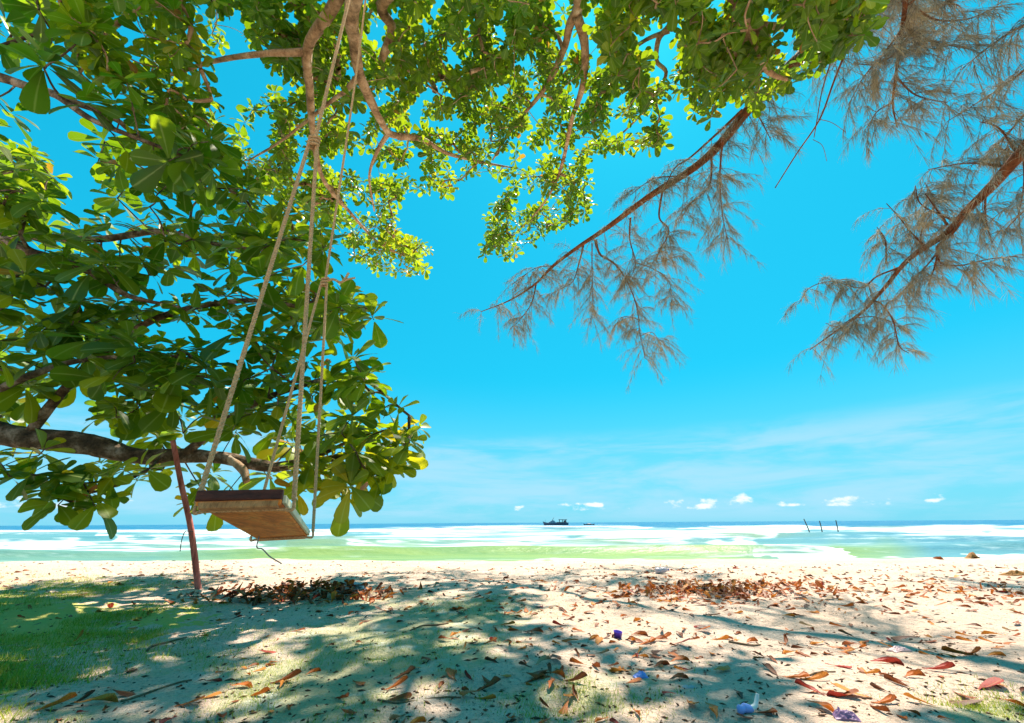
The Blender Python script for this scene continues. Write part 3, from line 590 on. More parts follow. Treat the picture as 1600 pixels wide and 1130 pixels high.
for i, (pp, r0, r1, w0) in enumerate([
    ([(930, 375), (938, 398), (960, 412), (980, 440), (995, 480), (1000, 520), (1008, 560)], 8.0, 8.6, .028), ([(985, 340), (984, 375), (993, 412), (982, 440)], 7.8, 8.2, .02),
    ([(1035, 298), (1030, 340), (1045, 362), (1025, 408), (1060, 400)], 7.6, 8.1, .02), ([(912, 383), (905, 410), (895, 440), (875, 452), (858, 462)], 8.1, 8.5, .018),
    ([(838, 443), (830, 475), (812, 500), (796, 515)], 8.4, 8.6, .018), ([(925, 380), (925, 420), (926, 470), (924, 505)], 8.1, 8.5, .014), ([(1112, 240), (1108, 290), (1078, 320), (1060, 350)], 7.3, 7.9, .018),
    ([(1130, 215), (1125, 270), (1128, 330), (1138, 380)], 7.2, 7.7, .018), ([(992, 410), (1020, 420), (1045, 440), (1050, 480)], 8.2, 8.5, .014), ([(1175, 165), (1190, 190), (1205, 220)], 7.1, 7.4, .014),
    ([(1000, 525), (1020, 520), (1035, 545)], 8.5, 8.7, .010), ([(865, 415), (835, 420), (800, 445)], 8.3, 8.6, .010), ([(1060, 275), (1020, 280), (985, 305)], 7.6, 8, .012), ([(1000, 500), (975, 495), (960, 510)], 8.5, 8.7, .010)]):
    cbranch(pp, r0, r1, w0, .005, 8.5, .42, .15, 1.25, seed=60 + i, sides=5)
cbranch([(1640, 190), (1595, 240), (1550, 290), (1510, 330), (1478, 365), (1420, 405), (1380, 452), (1345, 490), (1310, 515), (1265, 547)], 7.4, 8.4, .10, .007, 3.0, .45, .3, 1, [CT[3] + np.array([0, 0, -.3]), at_r(1760, 90, 8.2)], 9, 80)
for i, (pp, r0, r1, w0) in enumerate([
    ([(1508, 335), (1490, 362), (1465, 385), (1462, 398), (1430, 435), (1390, 475)], 7.7, 8.1, .026), ([(1462, 398), (1472, 412), (1500, 415), (1545, 405), (1590, 400)], 7.8, 8, .016), ([(1465, 398), (1458, 425), (1450, 445)], 7.8, 8, .012),
    ([(1365, 470), (1378, 476), (1395, 500), (1405, 540), (1420, 552)], 8.1, 8.3, .018), ([(1405, 418), (1370, 432), (1345, 450), (1300, 440), (1265, 450), (1248, 475)], 8, 8.3, .016), ([(1445, 385), (1425, 365), (1405, 340), (1385, 318)], 7.9, 8.1, .016),
    ([(1385, 412), (1383, 375), (1370, 355)], 8, 8.2, .012), ([(1335, 495), (1330, 512), (1312, 530)], 8.3, 8.4, .012), ([(1335, 497), (1365, 495), (1400, 505)], 8.3, 8.3, .012), ([(1480, 352), (1465, 330), (1445, 302)], 7.8, 7.9, .018),
    ([(1345, 488), (1310, 510), (1290, 505)], 8.3, 8.4, .01), ([(1540, 298), (1540, 340), (1550, 380)], 7.6, 7.8, .014), ([(1600, 235), (1600, 290), (1590, 340)], 7.4, 7.6, .014), ([(1440, 395), (1440, 360), (1460, 320), (1445, 285)], 8.2, 8.4, .014), ([(1490, 345), (1440, 320), (1430, 290)], 8.1, 8.3, .014), ([(1570, 260), (1510, 255), (1450, 265)], 7.7, 8.0, .016), ([(1590, 240), (1560, 200), (1530, 190)], 7.6, 7.9, .016)]):
    cbranch(pp, r0, r1, w0, .005, 8.0, .36, .15, 1.2, seed=90 + i, sides=5)
cbranch([(1425, -60), (1412, 30), (1405, 80), (1398, 130), (1395, 165), (1402, 200)], 7.8, 8.3, .05, .007, 6, .5, .2, 1.1, [CT[4] + np.array([0, 0, .6]), np.array([8.4, 5.2, 10.2])], 7, 110)
for i, (pp, r0, r1, w0) in enumerate([
    ([(1410, 45), (1380, 85), (1350, 120), (1325, 165)], 7.9, 8.2, .018), ([(1408, 40), (1440, 60), (1480, 70), (1520, 78)], 7.9, 8.3, .016), ([(1400, 120), (1425, 145), (1450, 155), (1480, 160)], 8, 8.3, .014), ([(1405, 80), (1370, 100), (1330, 100)], 8, 8.3, .014),
    ([(1415, 10), (1450, -10), (1500, 10)], 7.8, 8.1, .014), ([(1415, 0), (1370, 20), (1330, 50), (1300, 110)], 8, 8.4, .016), ([(1660, 60), (1600, 110), (1560, 140), (1520, 165), (1480, 190)], 7.8, 8.4, .02), ([(1660, 20), (1600, 40), (1550, 70), (1500, 110)], 7.8, 8.4, .018), ([(1640, 150), (1600, 180), (1570, 215), (1540, 240)], 7.8, 8.2, .016), ([(1420, 5), (1460, 30), (1510, 30), (1560, 10)], 8.2, 8.6, .016), ([(1395, 160), (1370, 175), (1355, 200)], 8.1, 8.3, .012), ([(1640, 300), (1600, 330), (1570, 360)], 7.8, 8.0, .016)]):
    cbranch(pp, r0, r1, w0, .005, 9.0, .42, .1, 1.25, seed=120 + i, sides=5)
cbranch([(1345, 10), (1325, 70), (1302, 130), (1280, 188), (1245, 240), (1211, 294)], 6.9, 7.1, .016, .007, bare=True, seed=140)
cbranch([(1312, 40), (1300, 90), (1285, 140), (1277, 185), (1272, 215)], 6.9, 7.05, .009, .005, bare=True, seed=141)
cbranch([(1278, 186), (1300, 192), (1322, 207)], 7, 7.1, .005, .003, bare=True, seed=142, sides=4)
cbranch([(1270, 218), (1285, 228), (1292, 252)], 7.05, 7.1, .004, .003, bare=True, seed=143, sides=4)
o = obj('twigs', TW.mesh('twigs'), M['cas_twig'], cas); o['kind'] = 'stuff'
B0 = np.array([n[0] for n in NE]); D0 = np.array([n[1] for n in NE]); L0 = np.array([n[2] for n in NE])
sd = np.cross(D0, rng.normal(0, 1, (len(NE), 3))); sd /= np.linalg.norm(sd, axis=1)[:, None]; wn = .0016
mid = B0 + D0 * (L0 * .55)[:, None]; tip = B0 + D0 * L0[:, None] + np.array([0, 0, -.03])
V = np.stack([B0 - sd * wn * .6, B0 + sd * wn * .6, mid + sd * wn, mid - sd * wn, tip], 1).reshape(-1, 3); b = np.arange(len(NE)) * 5
o = obj('needle_foliage', mk_mesh('needle_foliage', V, np.stack([b, b + 1, b + 2, b + 3], 1), np.stack([b + 3, b + 2, b + 4], 1), smooth=False), M['needle'], cas); o['kind'] = 'stuff'
print('needles', len(NE))

# ------------------------------------------------------------------ prop pole under the limb
pb = on_z(316, 919, 0.0)
for _ in range(4): pb = on_z(316, 919, float(ground_z(pb[0], pb[1])))
pb[2] = float(ground_z(pb[0], pb[1])); ptop = at_y(270, 688, 3.92)
pole = empty('prop_pole', pb, 'thin reddish pole leaning in the sand, propping up the low limb', 'pole')
q = spline([pb + np.array([.01, 0, -.12]), pb * .62 + ptop * .38 + np.array([.004, 0, 0]), pb * .3 + ptop * .7 + np.array([-.003, 0, 0]), ptop], 9)
obj('shaft', tube_mesh('shaft', q, np.linspace(.027, .021, len(q)), 6, .07, 9), M['pole'], pole)
fs = int(np.argmin(np.abs(project(q)[1] - 826))); s0 = q[fs]
obj('string', tube_mesh('string', spline([s0 + np.array([.034, -.02, 0]), s0 + np.array([0, -.042, .004]), s0 + np.array([-.04, -.03, -.004]), s0 + np.array([-.055, -.02, -.08]), s0 + np.array([-.05, -.01, -.17])], 6), .004, 5), flat('dark_string', (.03, .04, .05)), pole)

# ------------------------------------------------------------------ rope swing
NL, NR = at_y(306, 785, .98), at_y(440, 778, 1.03); FL, FR = at_y(404, 838, 1.70), at_y(480, 835, 1.74)
cn = (NL + NR) / 2; cf = (FL + FR) / 2; ax = cf - cn; Lb = np.linalg.norm(ax); ax /= Lb
sd_ = (NR - NL) + (FR - FL); sd_ -= ax * (sd_ @ ax); sd_ /= np.linalg.norm(sd_); nz = np.cross(sd_, ax); nz /= np.linalg.norm(nz)
if nz[2] < 0: nz = -nz
wb = .086; cc = (cn + cf) / 2; root_loc = cc.copy()
sw = empty('rope_swing', root_loc, 'wooden plank swing hanging on pale twisted ropes beneath the leafy limbs', 'swing')
def bevel_box(c, hx, hy, hz, name, mat, bev=.005, rough=.0):
    import bmesh
    V, Fq = box(c, ax, sd_, nz, hx, hy, hz); bm = bmesh.new(); vs = [bm.verts.new(v) for v in V]
    for f in Fq: bm.faces.new([vs[i] for i in f])
    bmesh.ops.recalc_face_normals(bm, faces=bm.faces)
    bmesh.ops.bevel(bm, geom=list(bm.edges), offset=bev, segments=2, affect='EDGES', profile=.6)
    if rough: 
        for v in bm.verts: v.co += Vector(rng.normal(0, rough, 3))
    me = bpy.data.meshes.new(name); bm.to_mesh(me); bm.free(); return obj(name, me, mat, sw)
seat = bevel_box(cc + nz * .0, Lb / 2, wb, .010, 'seat_plank', M['wood'], .005, .0008)
seat['label'] = 'thick orange-brown seat plank'
bevel_box(cn + ax * .004 + nz * .0105, .0115, wb + .0015, .0115, 'end_board', M['wood_dark'], .004, .0006)['label'] = 'dark maroon board across the near end'
bevel_box(cn + ax * .016 - nz * .0095, .018, wb - .006, .0085, 'cleat', M['wood_light'], .004, .0006)
bevel_box(cf - ax * .02 - nz * .0125, .014, wb - .004, .006, 'cleat', M['wood'], .003, .0006)
bevel_box(cc + sd_ * (wb + .0045) + nz * .002, Lb / 2 - .012, .004, .009, 'sunlit_edge_strip', flat('painted_sunlit_edge', (.72, .66, .42), .6, .2), .002)  # added pale strip: sunlight on the plank's right edge, put into its colour
kA = at_y(490, 222, 1.05); kB = at_y(507, 440, 1.66)
def rope(name, pts, rad, pitch): 
    o = obj(name, rope_geo(pts, rad, pitch).mesh(name), M['rope'], sw); return o
rA, rB = .0062, .0060
for (kn, ce, s_in, rad, tag_) in ((kA, cn + ax * .052, 0, rA, 'near'), (kB, cf - ax * .045, 0, rB, 'far')):
    L_ = ce - sd_ * (wb + .012) - nz * .005; R_ = ce + sd_ * (wb + .021) - nz * .005
    kl = kn + sd_ * -.012; kr = kn + sd_ * .012
    sag = np.array([0, 0, -.0])
    rope('rope', spline([kl + np.array([0, 0, -.01]), (kl * .5 + L_ * .5) + sag, L_ + np.array([0, 0, .01])], 12), rad, rad * 4.6)
    rope('rope', spline([kr + np.array([0, 0, -.01]), (kr * .5 + R_ * .5) + sag, R_ + np.array([0, 0, .01])], 12), rad, rad * 4.6)
    under = -nz * (.010 + rad * .75)
    rope('rope', spline([L_ + np.array([0, 0, .012]), L_ + nz * -.012, ce - sd_ * (wb - .012) + under, ce + under, ce + sd_ * (wb - .012) + under, R_ + nz * -.012, R_ + np.array([0, 0, .012])], 6), rad * .72, rad * 3.6)
for (kn, tp, rad) in ((kA, np.array([-.69, 1.07, 4.52]), rA), (kB, np.array([-.95, 1.60, 4.66]), rB)):
    rope('rope', spline([kn + np.array([.004, 0, 0]), kn * .5 + tp * .5, tp + np.array([0, -.06, -.12])], 14), rad, rad * 4.6)
    # knot: a few wraps of the same rope
    th = np.linspace(0, 2 * np.pi * 3.2, 70); R_ = .015 if rad == rA else .013
    wrap = np.stack([kn[0] + R_ * np.cos(th), kn[1] + R_ * np.sin(th), kn[2] - .028 + .05 * th / th[-1] + .006 * np.sin(th * 1.0)], 1)
    rope('knot', wrap, rad * .92, rad * 4.6)
    # hitch round the limb
    d_ = (B_top - A_top) / np.linalg.norm(B_top - A_top); th = np.linspace(0, 2 * np.pi * 2.2, 60); rl = .10
    hit = np.stack([tp[0] + rl * np.cos(th) * d_[1] + d_[0] * .03 * (th / 3 - 2), tp[1] - rl * np.cos(th) * d_[0] + d_[1] * .03 * (th / 3 - 2), tp[2] + rl * np.sin(th)], 1)
    rope('hitch', hit, rad, rad * 4.6)
# free tail of the far knot
rope('rope_tail', spline([kB, kB + np.array([.04, 0, .012]), kB + np.array([.075, 0, -.005]), kB + np.array([.095, 0, .012]), kB + np.array([.105, .005, .05])], 6), rB, rB * 4.6)
rope('rope_tail', spline([kB + np.array([.075, 0, -.005]), kB + np.array([.11, .004, .015]), kB + np.array([.14, .004, .022])], 5), rB * .8, rB * 4.6)
c0 = cc + ax * .26 - sd_ * .06 - nz * .018
obj('loose_cord', tube_mesh('loose_cord', spline([c0 + nz * .006, c0 + np.array([.0, 0, -.03]), at_y(410, 858, 1.62), at_y(422, 870, 1.62), at_y(437, 879, 1.62), at_y(440, 881, 1.62)], 7), .0022, 5), flat('grey_cord', (.30, .30, .30)), sw)

# ------------------------------------------------------------------ fallen leaves
dry_shapes = [leaf_shape(6, .5, -.18, .9, .10, .22, 11), leaf_shape(6, .2, .25, 1.3, .14, .25, 12), leaf_shape(6, .7, -.3, 1.5, .09, .19, 13), leaf_shape(6, .1, -.35, .4, .16, .24, 14), leaf_shape(6, .9, .1, 1.8, .08, .2, 15), leaf_shape(6, -.3, .2, -.5, .13, .24, 16)]
for k, (v, q, r) in enumerate(dry_shapes):      # dried leaves bend sideways and lose their even outline
    v[:, 1] += (.16, -.2, .24, -.1, -.26, .12)[k] * (v[:, 0] - .5) ** 2 * 2; v[0::3, 1] *= rng.uniform(.55, 1.15, 7); v[2::3, 1] *= rng.uniform(.55, 1.15, 7)
def petiole(sh):
    v, q, r = sh; n = len(v); w_ = .012
    v = np.vstack([v, [(-.16, w_, .05), (-.16, -w_, .05), (.02, -w_, 0), (.02, w_, 0)]]); return v, np.vstack([q, [(n, n + 1, n + 2, n + 3)]]), np.concatenate([r, [1, 1, 1, 1]])
dry_shapes = [petiole(s) for s in dry_shapes]
for k, (v, q, r) in enumerate(dry_shapes): v[:, 2] *= .55; v[:, 2] -= v[:, 2].min() + .01
TN = {'dark brown': .08, 'chestnut brown': .32, 'orange-brown': .55, 'orange': .72, 'dark red': .9, 'pale tan': 1.0}
cache = {}
def place_leaf(x, y, yaw, L, shp, colr, label, group, dz=0.0):
    key = (shp, colr)
    if key not in cache:
        v, q, rb = dry_shapes[shp]; cache[key] = mk_mesh('fallen_leaf', v, q, attrs={'tint': np.full(len(v), TN[colr]), 'rib': rb}); cache[key].materials.append(M['dry'])
    o = bpy.data.objects.new('fallen_leaf', cache[key]); COL.objects.link(o)
    e = .06; gz = float(ground_z(x, y)); nx_ = -(float(ground_z(x + e, y)) - gz) / e; ny_ = -(float(ground_z(x, y + e)) - gz) / e
    n = Vector((nx_ * .6 + random.gauss(0, .08), ny_ * .6 + random.gauss(0, .08), 1)).normalized(); xd = Vector((math.cos(yaw), math.sin(yaw), 0)); xd = (xd - n * xd.dot(n)).normalized(); yd = n.cross(xd)
    mm = Matrix.Identity(4)
    for r_ in range(3): mm[r_][0] = xd[r_] * L; mm[r_][1] = yd[r_] * L; mm[r_][2] = n[r_] * L
    mm.translation = (x, y, gz + .001 + dz); o.matrix_world = mm; return tag(o, label, 'leaf', group)
# leaves one can single out
NOTED = [(1525, 1074, 'dark red', .17, 3, .1, 'flat dark red leaf alone on the sand at lower right'), (1445, 1050, 'dark red', .17, 2, -.3, 'rolled red leaf beside a shadow streak, left of the flat dark red leaf'),
 (742, 1082, 'chestnut brown', .17, 0, .5, 'large curled brown leaf in the sunlit patch at bottom centre'), (738, 1066, 'dark red', .12, 4, 2.2, 'upright reddish leaf behind the large curled brown leaf at bottom centre'), (742, 1094, 'orange', .11, 2, 0, 'small bright orange leaf in front of the large curled brown leaf'),
 (115, 1104, 'orange', .19, 1, .5, 'broad pale orange leaf at the bottom left'), (48, 1112, 'orange', .17, 2, .35, 'narrow orange leaf in the bottom left corner'), (985, 993, 'chestnut brown', .15, 4, .2, 'curled brown leaf touching the purple cup'),
 (1010, 1004, 'chestnut brown', .15, 0, 2.4, 'folded brown leaf just right of the purple cup'), (1045, 1040, 'orange-brown', .15, 1, .2, 'broad orange-brown leaf behind the blue wrapper'), (1020, 1044, 'chestnut brown', .13, 4, .4, 'pinkish brown curled leaf just behind the blue wrapper'),
 (1290, 1086, 'dark red', .13, 2, 2.3, 'narrow red leaf standing on edge left of a group of orange leaves'), (1362, 1090, 'orange', .16, 3, 2.6, 'uppermost of three orange leaves lying crossed at lower right'), (1335, 1088, 'dark red', .12, 4, 2.9, 'left of three leaves lying crossed at lower right'),
 (1365, 1098, 'orange-brown', .14, 2, .1, 'lowest of three orange leaves lying crossed at lower right'), (1250, 1058, 'orange', .15, 2, -.35, 'curved orange leaf in the bright sand strip right of the bottle'), (1222, 1055, 'orange-brown', .14, 0, -.5, 'bent orange leaf with raised stem left of the curved orange leaf'),
 (1345, 1057, 'orange', .11, 2, -.3, 'thin orange leaf crossing the edge of a shadow streak'), (1360, 1037, 'dark red', .17, 4, -.4, 'long red leaf in the shadow streak at right'), (1272, 1030, 'chestnut brown', .12, 0, 1.9, 'pale-stemmed brown leaf tipped upright above the bright strip'),
 (1530, 1030, 'orange-brown', .17, 2, 2.4, 'large orange leaf slanting down at the right'), (1440, 1003, 'dark brown', .19, 5, 2.7, 'broad dark brown leaf lying across the shadow at right'), (1575, 1000, 'orange', .14, 1, 2.5, 'curled orange leaf near the right edge'),
 (1540, 1105, 'dark brown', .2, 5, 2.8, 'dark olive-brown leaf at the lower right edge on grass'), (420, 1070, 'chestnut brown', .17, 2, .4, 'long rolled brown leaf in the shade at lower left'), (360, 1075, 'orange-brown', .13, 1, .1, 'orange leaf with two points in the sun at lower left'),
 (305, 998, 'orange', .11, 1, .0, 'bright orange leaf beside the thin stick'), (360, 965, 'dark red', .12, 0, 1, 'reddish leaf standing on edge near the foot of the leaning pole'), (170, 1090, 'dark brown', .16, 5, .2, 'dark brown leaf in the shade above the broad pale orange leaf'),
 (455, 987, 'chestnut brown', .12, 3, 0, 'flat brown leaf in front of the dark leaf heap'), (560, 975, 'dark brown', .13, 5, .1, 'dark leaf in the shade right of the dark leaf heap'), (615, 1060, 'chestnut brown', .14, 0, .6, 'brown leaf with raised tip on the greenish sand at centre left'),
 (600, 1080, 'orange-brown', .14, 2, .5, 'orange-brown rolled leaf on greenish sand at bottom centre'), (597, 1098, 'chestnut brown', .15, 3, .2, 'brown leaf nearest below the orange-brown rolled leaf'), (880, 1063, 'dark brown', .15, 2, -.5, 'dark narrow leaf below a cluster of upright brown leaves'),
 (828, 1053, 'chestnut brown', .12, 1, .1, 'tan-brown leaf left of the cluster of upright brown leaves'), (902, 1085, 'chestnut brown', .11, 4, 1.6, 'small brown leaf standing upright like a cone at bottom centre'), (1045, 1066, 'chestnut brown', .13, 1, .3, 'brown leaf just right of the blue wrapper'),
 (1087, 985, 'orange-brown', .13, 3, -.5, 'oval orange-brown leaf above the sunlit patch'), (1110, 1000, 'orange', .15, 2, -.3, 'long narrow orange leaf right of the folded brown leaf'), (1235, 912, 'chestnut brown', .14, 4, .4, 'curled leaf poking up at the right end of the orange leaf heap')]
taken = []
for (x, y, c, L_, s_, yaw, lab) in NOTED:
    g_ = on_z(x, y, 0.0); g_ = on_z(x, y, float(ground_z(g_[0], g_[1]))); place_leaf(g_[0], g_[1], yaw, L_ * .62, s_, c, lab, 'single fallen leaves'); taken.append((x, y))
spots = []
def scatter(n, x0, x1, y0, y1, pw=1.0):
    for _ in range(n):
        x = rng.uniform(x0, x1); y = y0 + (y1 - y0) * rng.random() ** pw; g_ = on_z(x, y, 0.0)
        if g_[1] > 11 or g_[1] < 0: continue
        spots.append((x, y, g_[0], g_[1]))
scatter(190, -60, 1660, 950, 1150); scatter(210, -80, 1680, 905, 960); scatter(170, 1000, 1680, 884, 950); scatter(190, 250, 1650, 882, 915); scatter(75, -80, 330, 885, 925)
scatter(220, 1000, 1680, 884, 950); scatter(180, 560, 1150, 884, 965); scatter(120, 700, 1660, 950, 1040); scatter(60, 780, 1150, 985, 1080); scatter(90, 980, 1300, 905, 945); scatter(70, 340, 640, 905, 960)
cols = list(TN); rest = []
recs = []
for (x, y, wx, wy) in spots:
    if wx * wx + wy * wy < 1.2: continue
    L_ = .035 + .06 * rng.random() ** 1.6; c = cols[rng.choice(6, p=[.15, .27, .29, .18, .06, .05])]; recs.append((L_ / wy if (0 < x < 1600 and y < 1130) else 0, x, y, wx, wy, L_, c, int(rng.integers(6)), rng.uniform(0, 6.28)))
MARKS = [(965, 995, 'the purple cup'), (1001, 1058, 'the blue wrapper'), (1175, 1108, 'the crushed blue bottle'), (1322, 1122, 'the dark purple bag'), (314, 919, 'the foot of the leaning pole'), (470, 931, 'the dark leaf heap'), (1125, 924, 'the orange leaf heap'),
         (1521, 873, 'the driftwood lump'), (1525, 1074, 'the flat dark red leaf'), (115, 1104, 'the broad pale orange leaf'), (742, 1082, 'the large curled brown leaf'), (260, 1003, 'the thin forked stick'), (1405, 1016, 'the pale pink scrap'), (1588, 899, 'the bark slab'),
         (1440, 1003, 'the broad dark brown leaf'), (420, 1070, 'the long rolled brown leaf'), (1362, 1090, 'the three crossed orange leaves'), (560, 975, 'the shaded dark leaf'), (828, 1053, 'the tan-brown leaf'), (1035, 896, 'the clear pinkish bottle'), (1110, 1000, 'the long narrow orange leaf'), (600, 1080, 'the orange-brown rolled leaf'), (1250, 1058, 'the curved orange leaf'), (1540, 1105, 'the dark olive-brown leaf')]
todo = []
recs.sort(key=lambda r: -r[0]); cap = 300 - len(NOTED)
def joined(rs, name):
    V = []; Q = []; T = []; R = []; n = 0
    for (wx, wy, L_, c, s_, yaw, dz, tilt) in rs:
        v, q, rb = dry_shapes[s_]; cy, sy = math.cos(yaw), math.sin(yaw); x = v[:, 0] - .5; y = v[:, 1]; z = v[:, 2]
        cz, sz = math.cos(tilt), math.sin(tilt); x, z = x * cz - z * sz, x * sz + z * cz
        V.append(np.stack([wx + L_ * (x * cy - y * sy), wy + L_ * (x * sy + y * cy), float(ground_z(wx, wy)) + dz + L_ * z], 1)); Q.append(q + n); n += len(v); T.append(np.full(len(v), TN[c] + rng.normal(0, .05))); R.append(rb)
    return mk_mesh(name, np.concatenate(V), np.concatenate(Q), attrs={'tint': np.clip(np.concatenate(T), 0, 1), 'rib': np.concatenate(R)})
for i, (s, x, y, wx, wy, L_, c, sh, yaw) in enumerate(recs):
    if i < cap:
        d, lm, dr = min((math.hypot(x - lx, (y - ly) * 2.2), ln, ('left of' if x < lx else 'right of') if abs(x - lx) > 1.6 * abs(y - ly) else ('behind' if y < ly else 'in front of')) for lx, ly, ln in MARKS)
        todo.append((d, lm, dr, wx, wy, yaw, L_, sh, c))
    else: rest.append((wx, wy, L_, c, sh, yaw, 0.0, 0.0))
count = {}
ORD = ['nearest', 'second', 'third', 'fourth', 'fifth', 'sixth', 'seventh', 'eighth', 'ninth', 'tenth', 'eleventh', 'twelfth', 'thirteenth', 'fourteenth', 'fifteenth', 'sixteenth', 'seventeenth', 'eighteenth', 'nineteenth', 'twentieth', 'twenty-first', 'twenty-second', 'twenty-third', 'twenty-fourth', 'twenty-fifth', 'twenty-sixth']
for (d, lm, dr, wx, wy, yaw, L_, sh, c) in sorted(todo):
    k = count.get((lm, dr), 0); count[(lm, dr)] = k + 1
    place_leaf(wx, wy, yaw, L_, sh, c, '%s dry leaf, %s leaf %s %s' % (c, ORD[min(k, 25)], dr, lm), 'small dry leaves scattered on the sand')
tag(obj('leaf_litter', joined(rest, 'leaf_litter'), M['dry']), 'tiny far dry leaves strewn over the beach up to the water', 'leaf litter', kind='stuff')
def heap(name, cx, cy, rx, ry, n, pal, label, hgt, Lr):
    g_ = on_z(cx, cy, 0.0); rs = []
    for _ in range(n):
        a_ = rng.normal(0, .42); b_ = rng.normal(0, .42); wx = g_[0] + a_ * rx; wy = g_[1] + b_ * ry; e = max(0, 1 - (a_ * a_ + b_ * b_))
        rs.append((wx, wy, rng.uniform(*Lr), cols[rng.choice(6, p=pal)], int(rng.integers(6)), rng.uniform(0, 6.28), hgt * e * rng.random() ** .8, rng.normal(0, .45)))
    return tag(obj(name, joined(rs, name), M['dry']), label, 'leaf heap', kind='stuff')
heap('leaf_heap', 470, 931, .95, .38, 330, [.12, .36, .26, .08, .14, .04], 'dark heap of dry brown leaves in the shade below the swing', .085, (.06, .13))
heap('leaf_heap', 1125, 924, 1.25, .50, 460, [.10, .28, .36, .18, .05, .03], 'sunlit heap of orange-brown leaves at right centre of the beach', .045, (.05, .11))
heap('leaf_heap', 1560, 925, 1.5, .6, 60, [.1, .25, .35, .2, .05, .05], 'loose drift of dry leaves at the right edge of the beach', .02, (.05, .1))
# seeds, crumbs and bits of stalk
V = []; Q = []; T = []; k = 0; mbx = MB()
for _ in range(2600):
    x = rng.uniform(-80, 1680); y = 878 + 270 * rng.random() ** 1.3; g_ = on_z(x, y, 0.0); s = rng.uniform(.002, .007) * (1 + 1.0 * (y < 930)); 
    if g_[1] > 11: continue
    a_ = rng.uniform(0, 6.28); l = s * rng.uniform(1, 3.2); c_ = np.array([g_[0], g_[1], float(ground_z(g_[0], g_[1])) + s * .3]); ux = np.array([math.cos(a_), math.sin(a_), rng.normal(0, .2)]); uy = np.array([-math.sin(a_), math.cos(a_), 0])
    mbx.add([c_ - ux * l, c_ + uy * s * .6, c_ + ux * l, c_ - uy * s * .6, c_ + np.array([0, 0, s * .7]), c_ - np.array([0, 0, s * .7])], None, [(0, 3, 4), (3, 2, 4), (2, 1, 4), (1, 0, 4), (3, 0, 5), (2, 3, 5), (1, 2, 5), (0, 1, 5)])
tag(obj('beach_crumbs', mbx.mesh('beach_crumbs'), simple('seed_brown', [(.3, (.05, .03, .02)), (.7, (.17, .08, .04))], 3, .8, .2)), 'tiny dark seeds and stalk crumbs peppered over the sand', 'debris', kind='stuff')
# sticks
def stick(pa, pb_, r, label, bend=.03):
    A = on_z(*pa, 0.0); B = on_z(*pb_, 0.0); A[2] = float(ground_z(A[0], A[1])) + r * .6; B[2] = float(ground_z(B[0], B[1])) + r * .6
    pts = [A + (B - A) * f for f in (0, .3, .65, 1)]
    for p in pts[1:3]: p += rng.normal(0, bend, 3) * [1, 1, 0]; p[2] = float(ground_z(p[0], p[1])) + r * .7
    q = spline(pts, 5); tag(obj('stick', tube_mesh('stick', q, np.linspace(r, r * .5, len(q)), 6, .15, 3), M['twig']), label, 'stick')
stick((230, 1015), (292, 992), .007, 'thin forked grey stick on sunlit sand at left')
stick((190, 1090), (300, 1062), .005, 'thin dark stick lying in the shade at lower left')
stick((1140, 1011), (1190, 1014), .006, 'short brown stick right of the long orange leaf', .01)
stick((590, 1098), (720, 1100), .004, 'thin pale stalk on greenish sand at bottom centre')
stick((1245, 1070), (1310, 1068), .004, 'fine grey stalk on the bright sand strip', .01)
stick((700, 980), (640, 990), .006, 'short dark stick in the shade right of the dark leaf heap', .01)

# ------------------------------------------------------------------ litter and debris
def gpt(x, y):
    g_ = on_z(x, y, 0.0)
    for _ in range(4): g_ = on_z(x, y, float(ground_z(g_[0], g_[1])))
    return g_
def lathe(prof, n=16):
    V = []; Q = []
    for (r, z) in prof: V += [(r * math.cos(2 * math.pi * k / n), r * math.sin(2 * math.pi * k / n), z) for k in range(n)]
    for i in range(len(prof) - 1):
        for k in range(n): Q.append((i * n + k, i * n + (k + 1) % n, (i + 1) * n + (k + 1) % n, (i + 1) * n + k))
    return np.array(V), np.array(Q)
purple = flat('purple_plastic', (.10, .04, .42), .45)
g_ = gpt(965, 997); v, q = lathe([(.0, 0.003), (.026, .003), (.028, 0), (.034, .055), (.036, .057), (.033, .055), (.025, .006), (0, .006)], 18)
o = obj('plastic_cup', mk_mesh('plastic_cup', v, q), purple); o.location = (g_[0], g_[1], g_[2] - .006); o.rotation_euler = (.14, .1, 0); o.scale = (.62, .62, .62); tag(o, 'small purple plastic cup standing on the sand at centre right', 'cup')
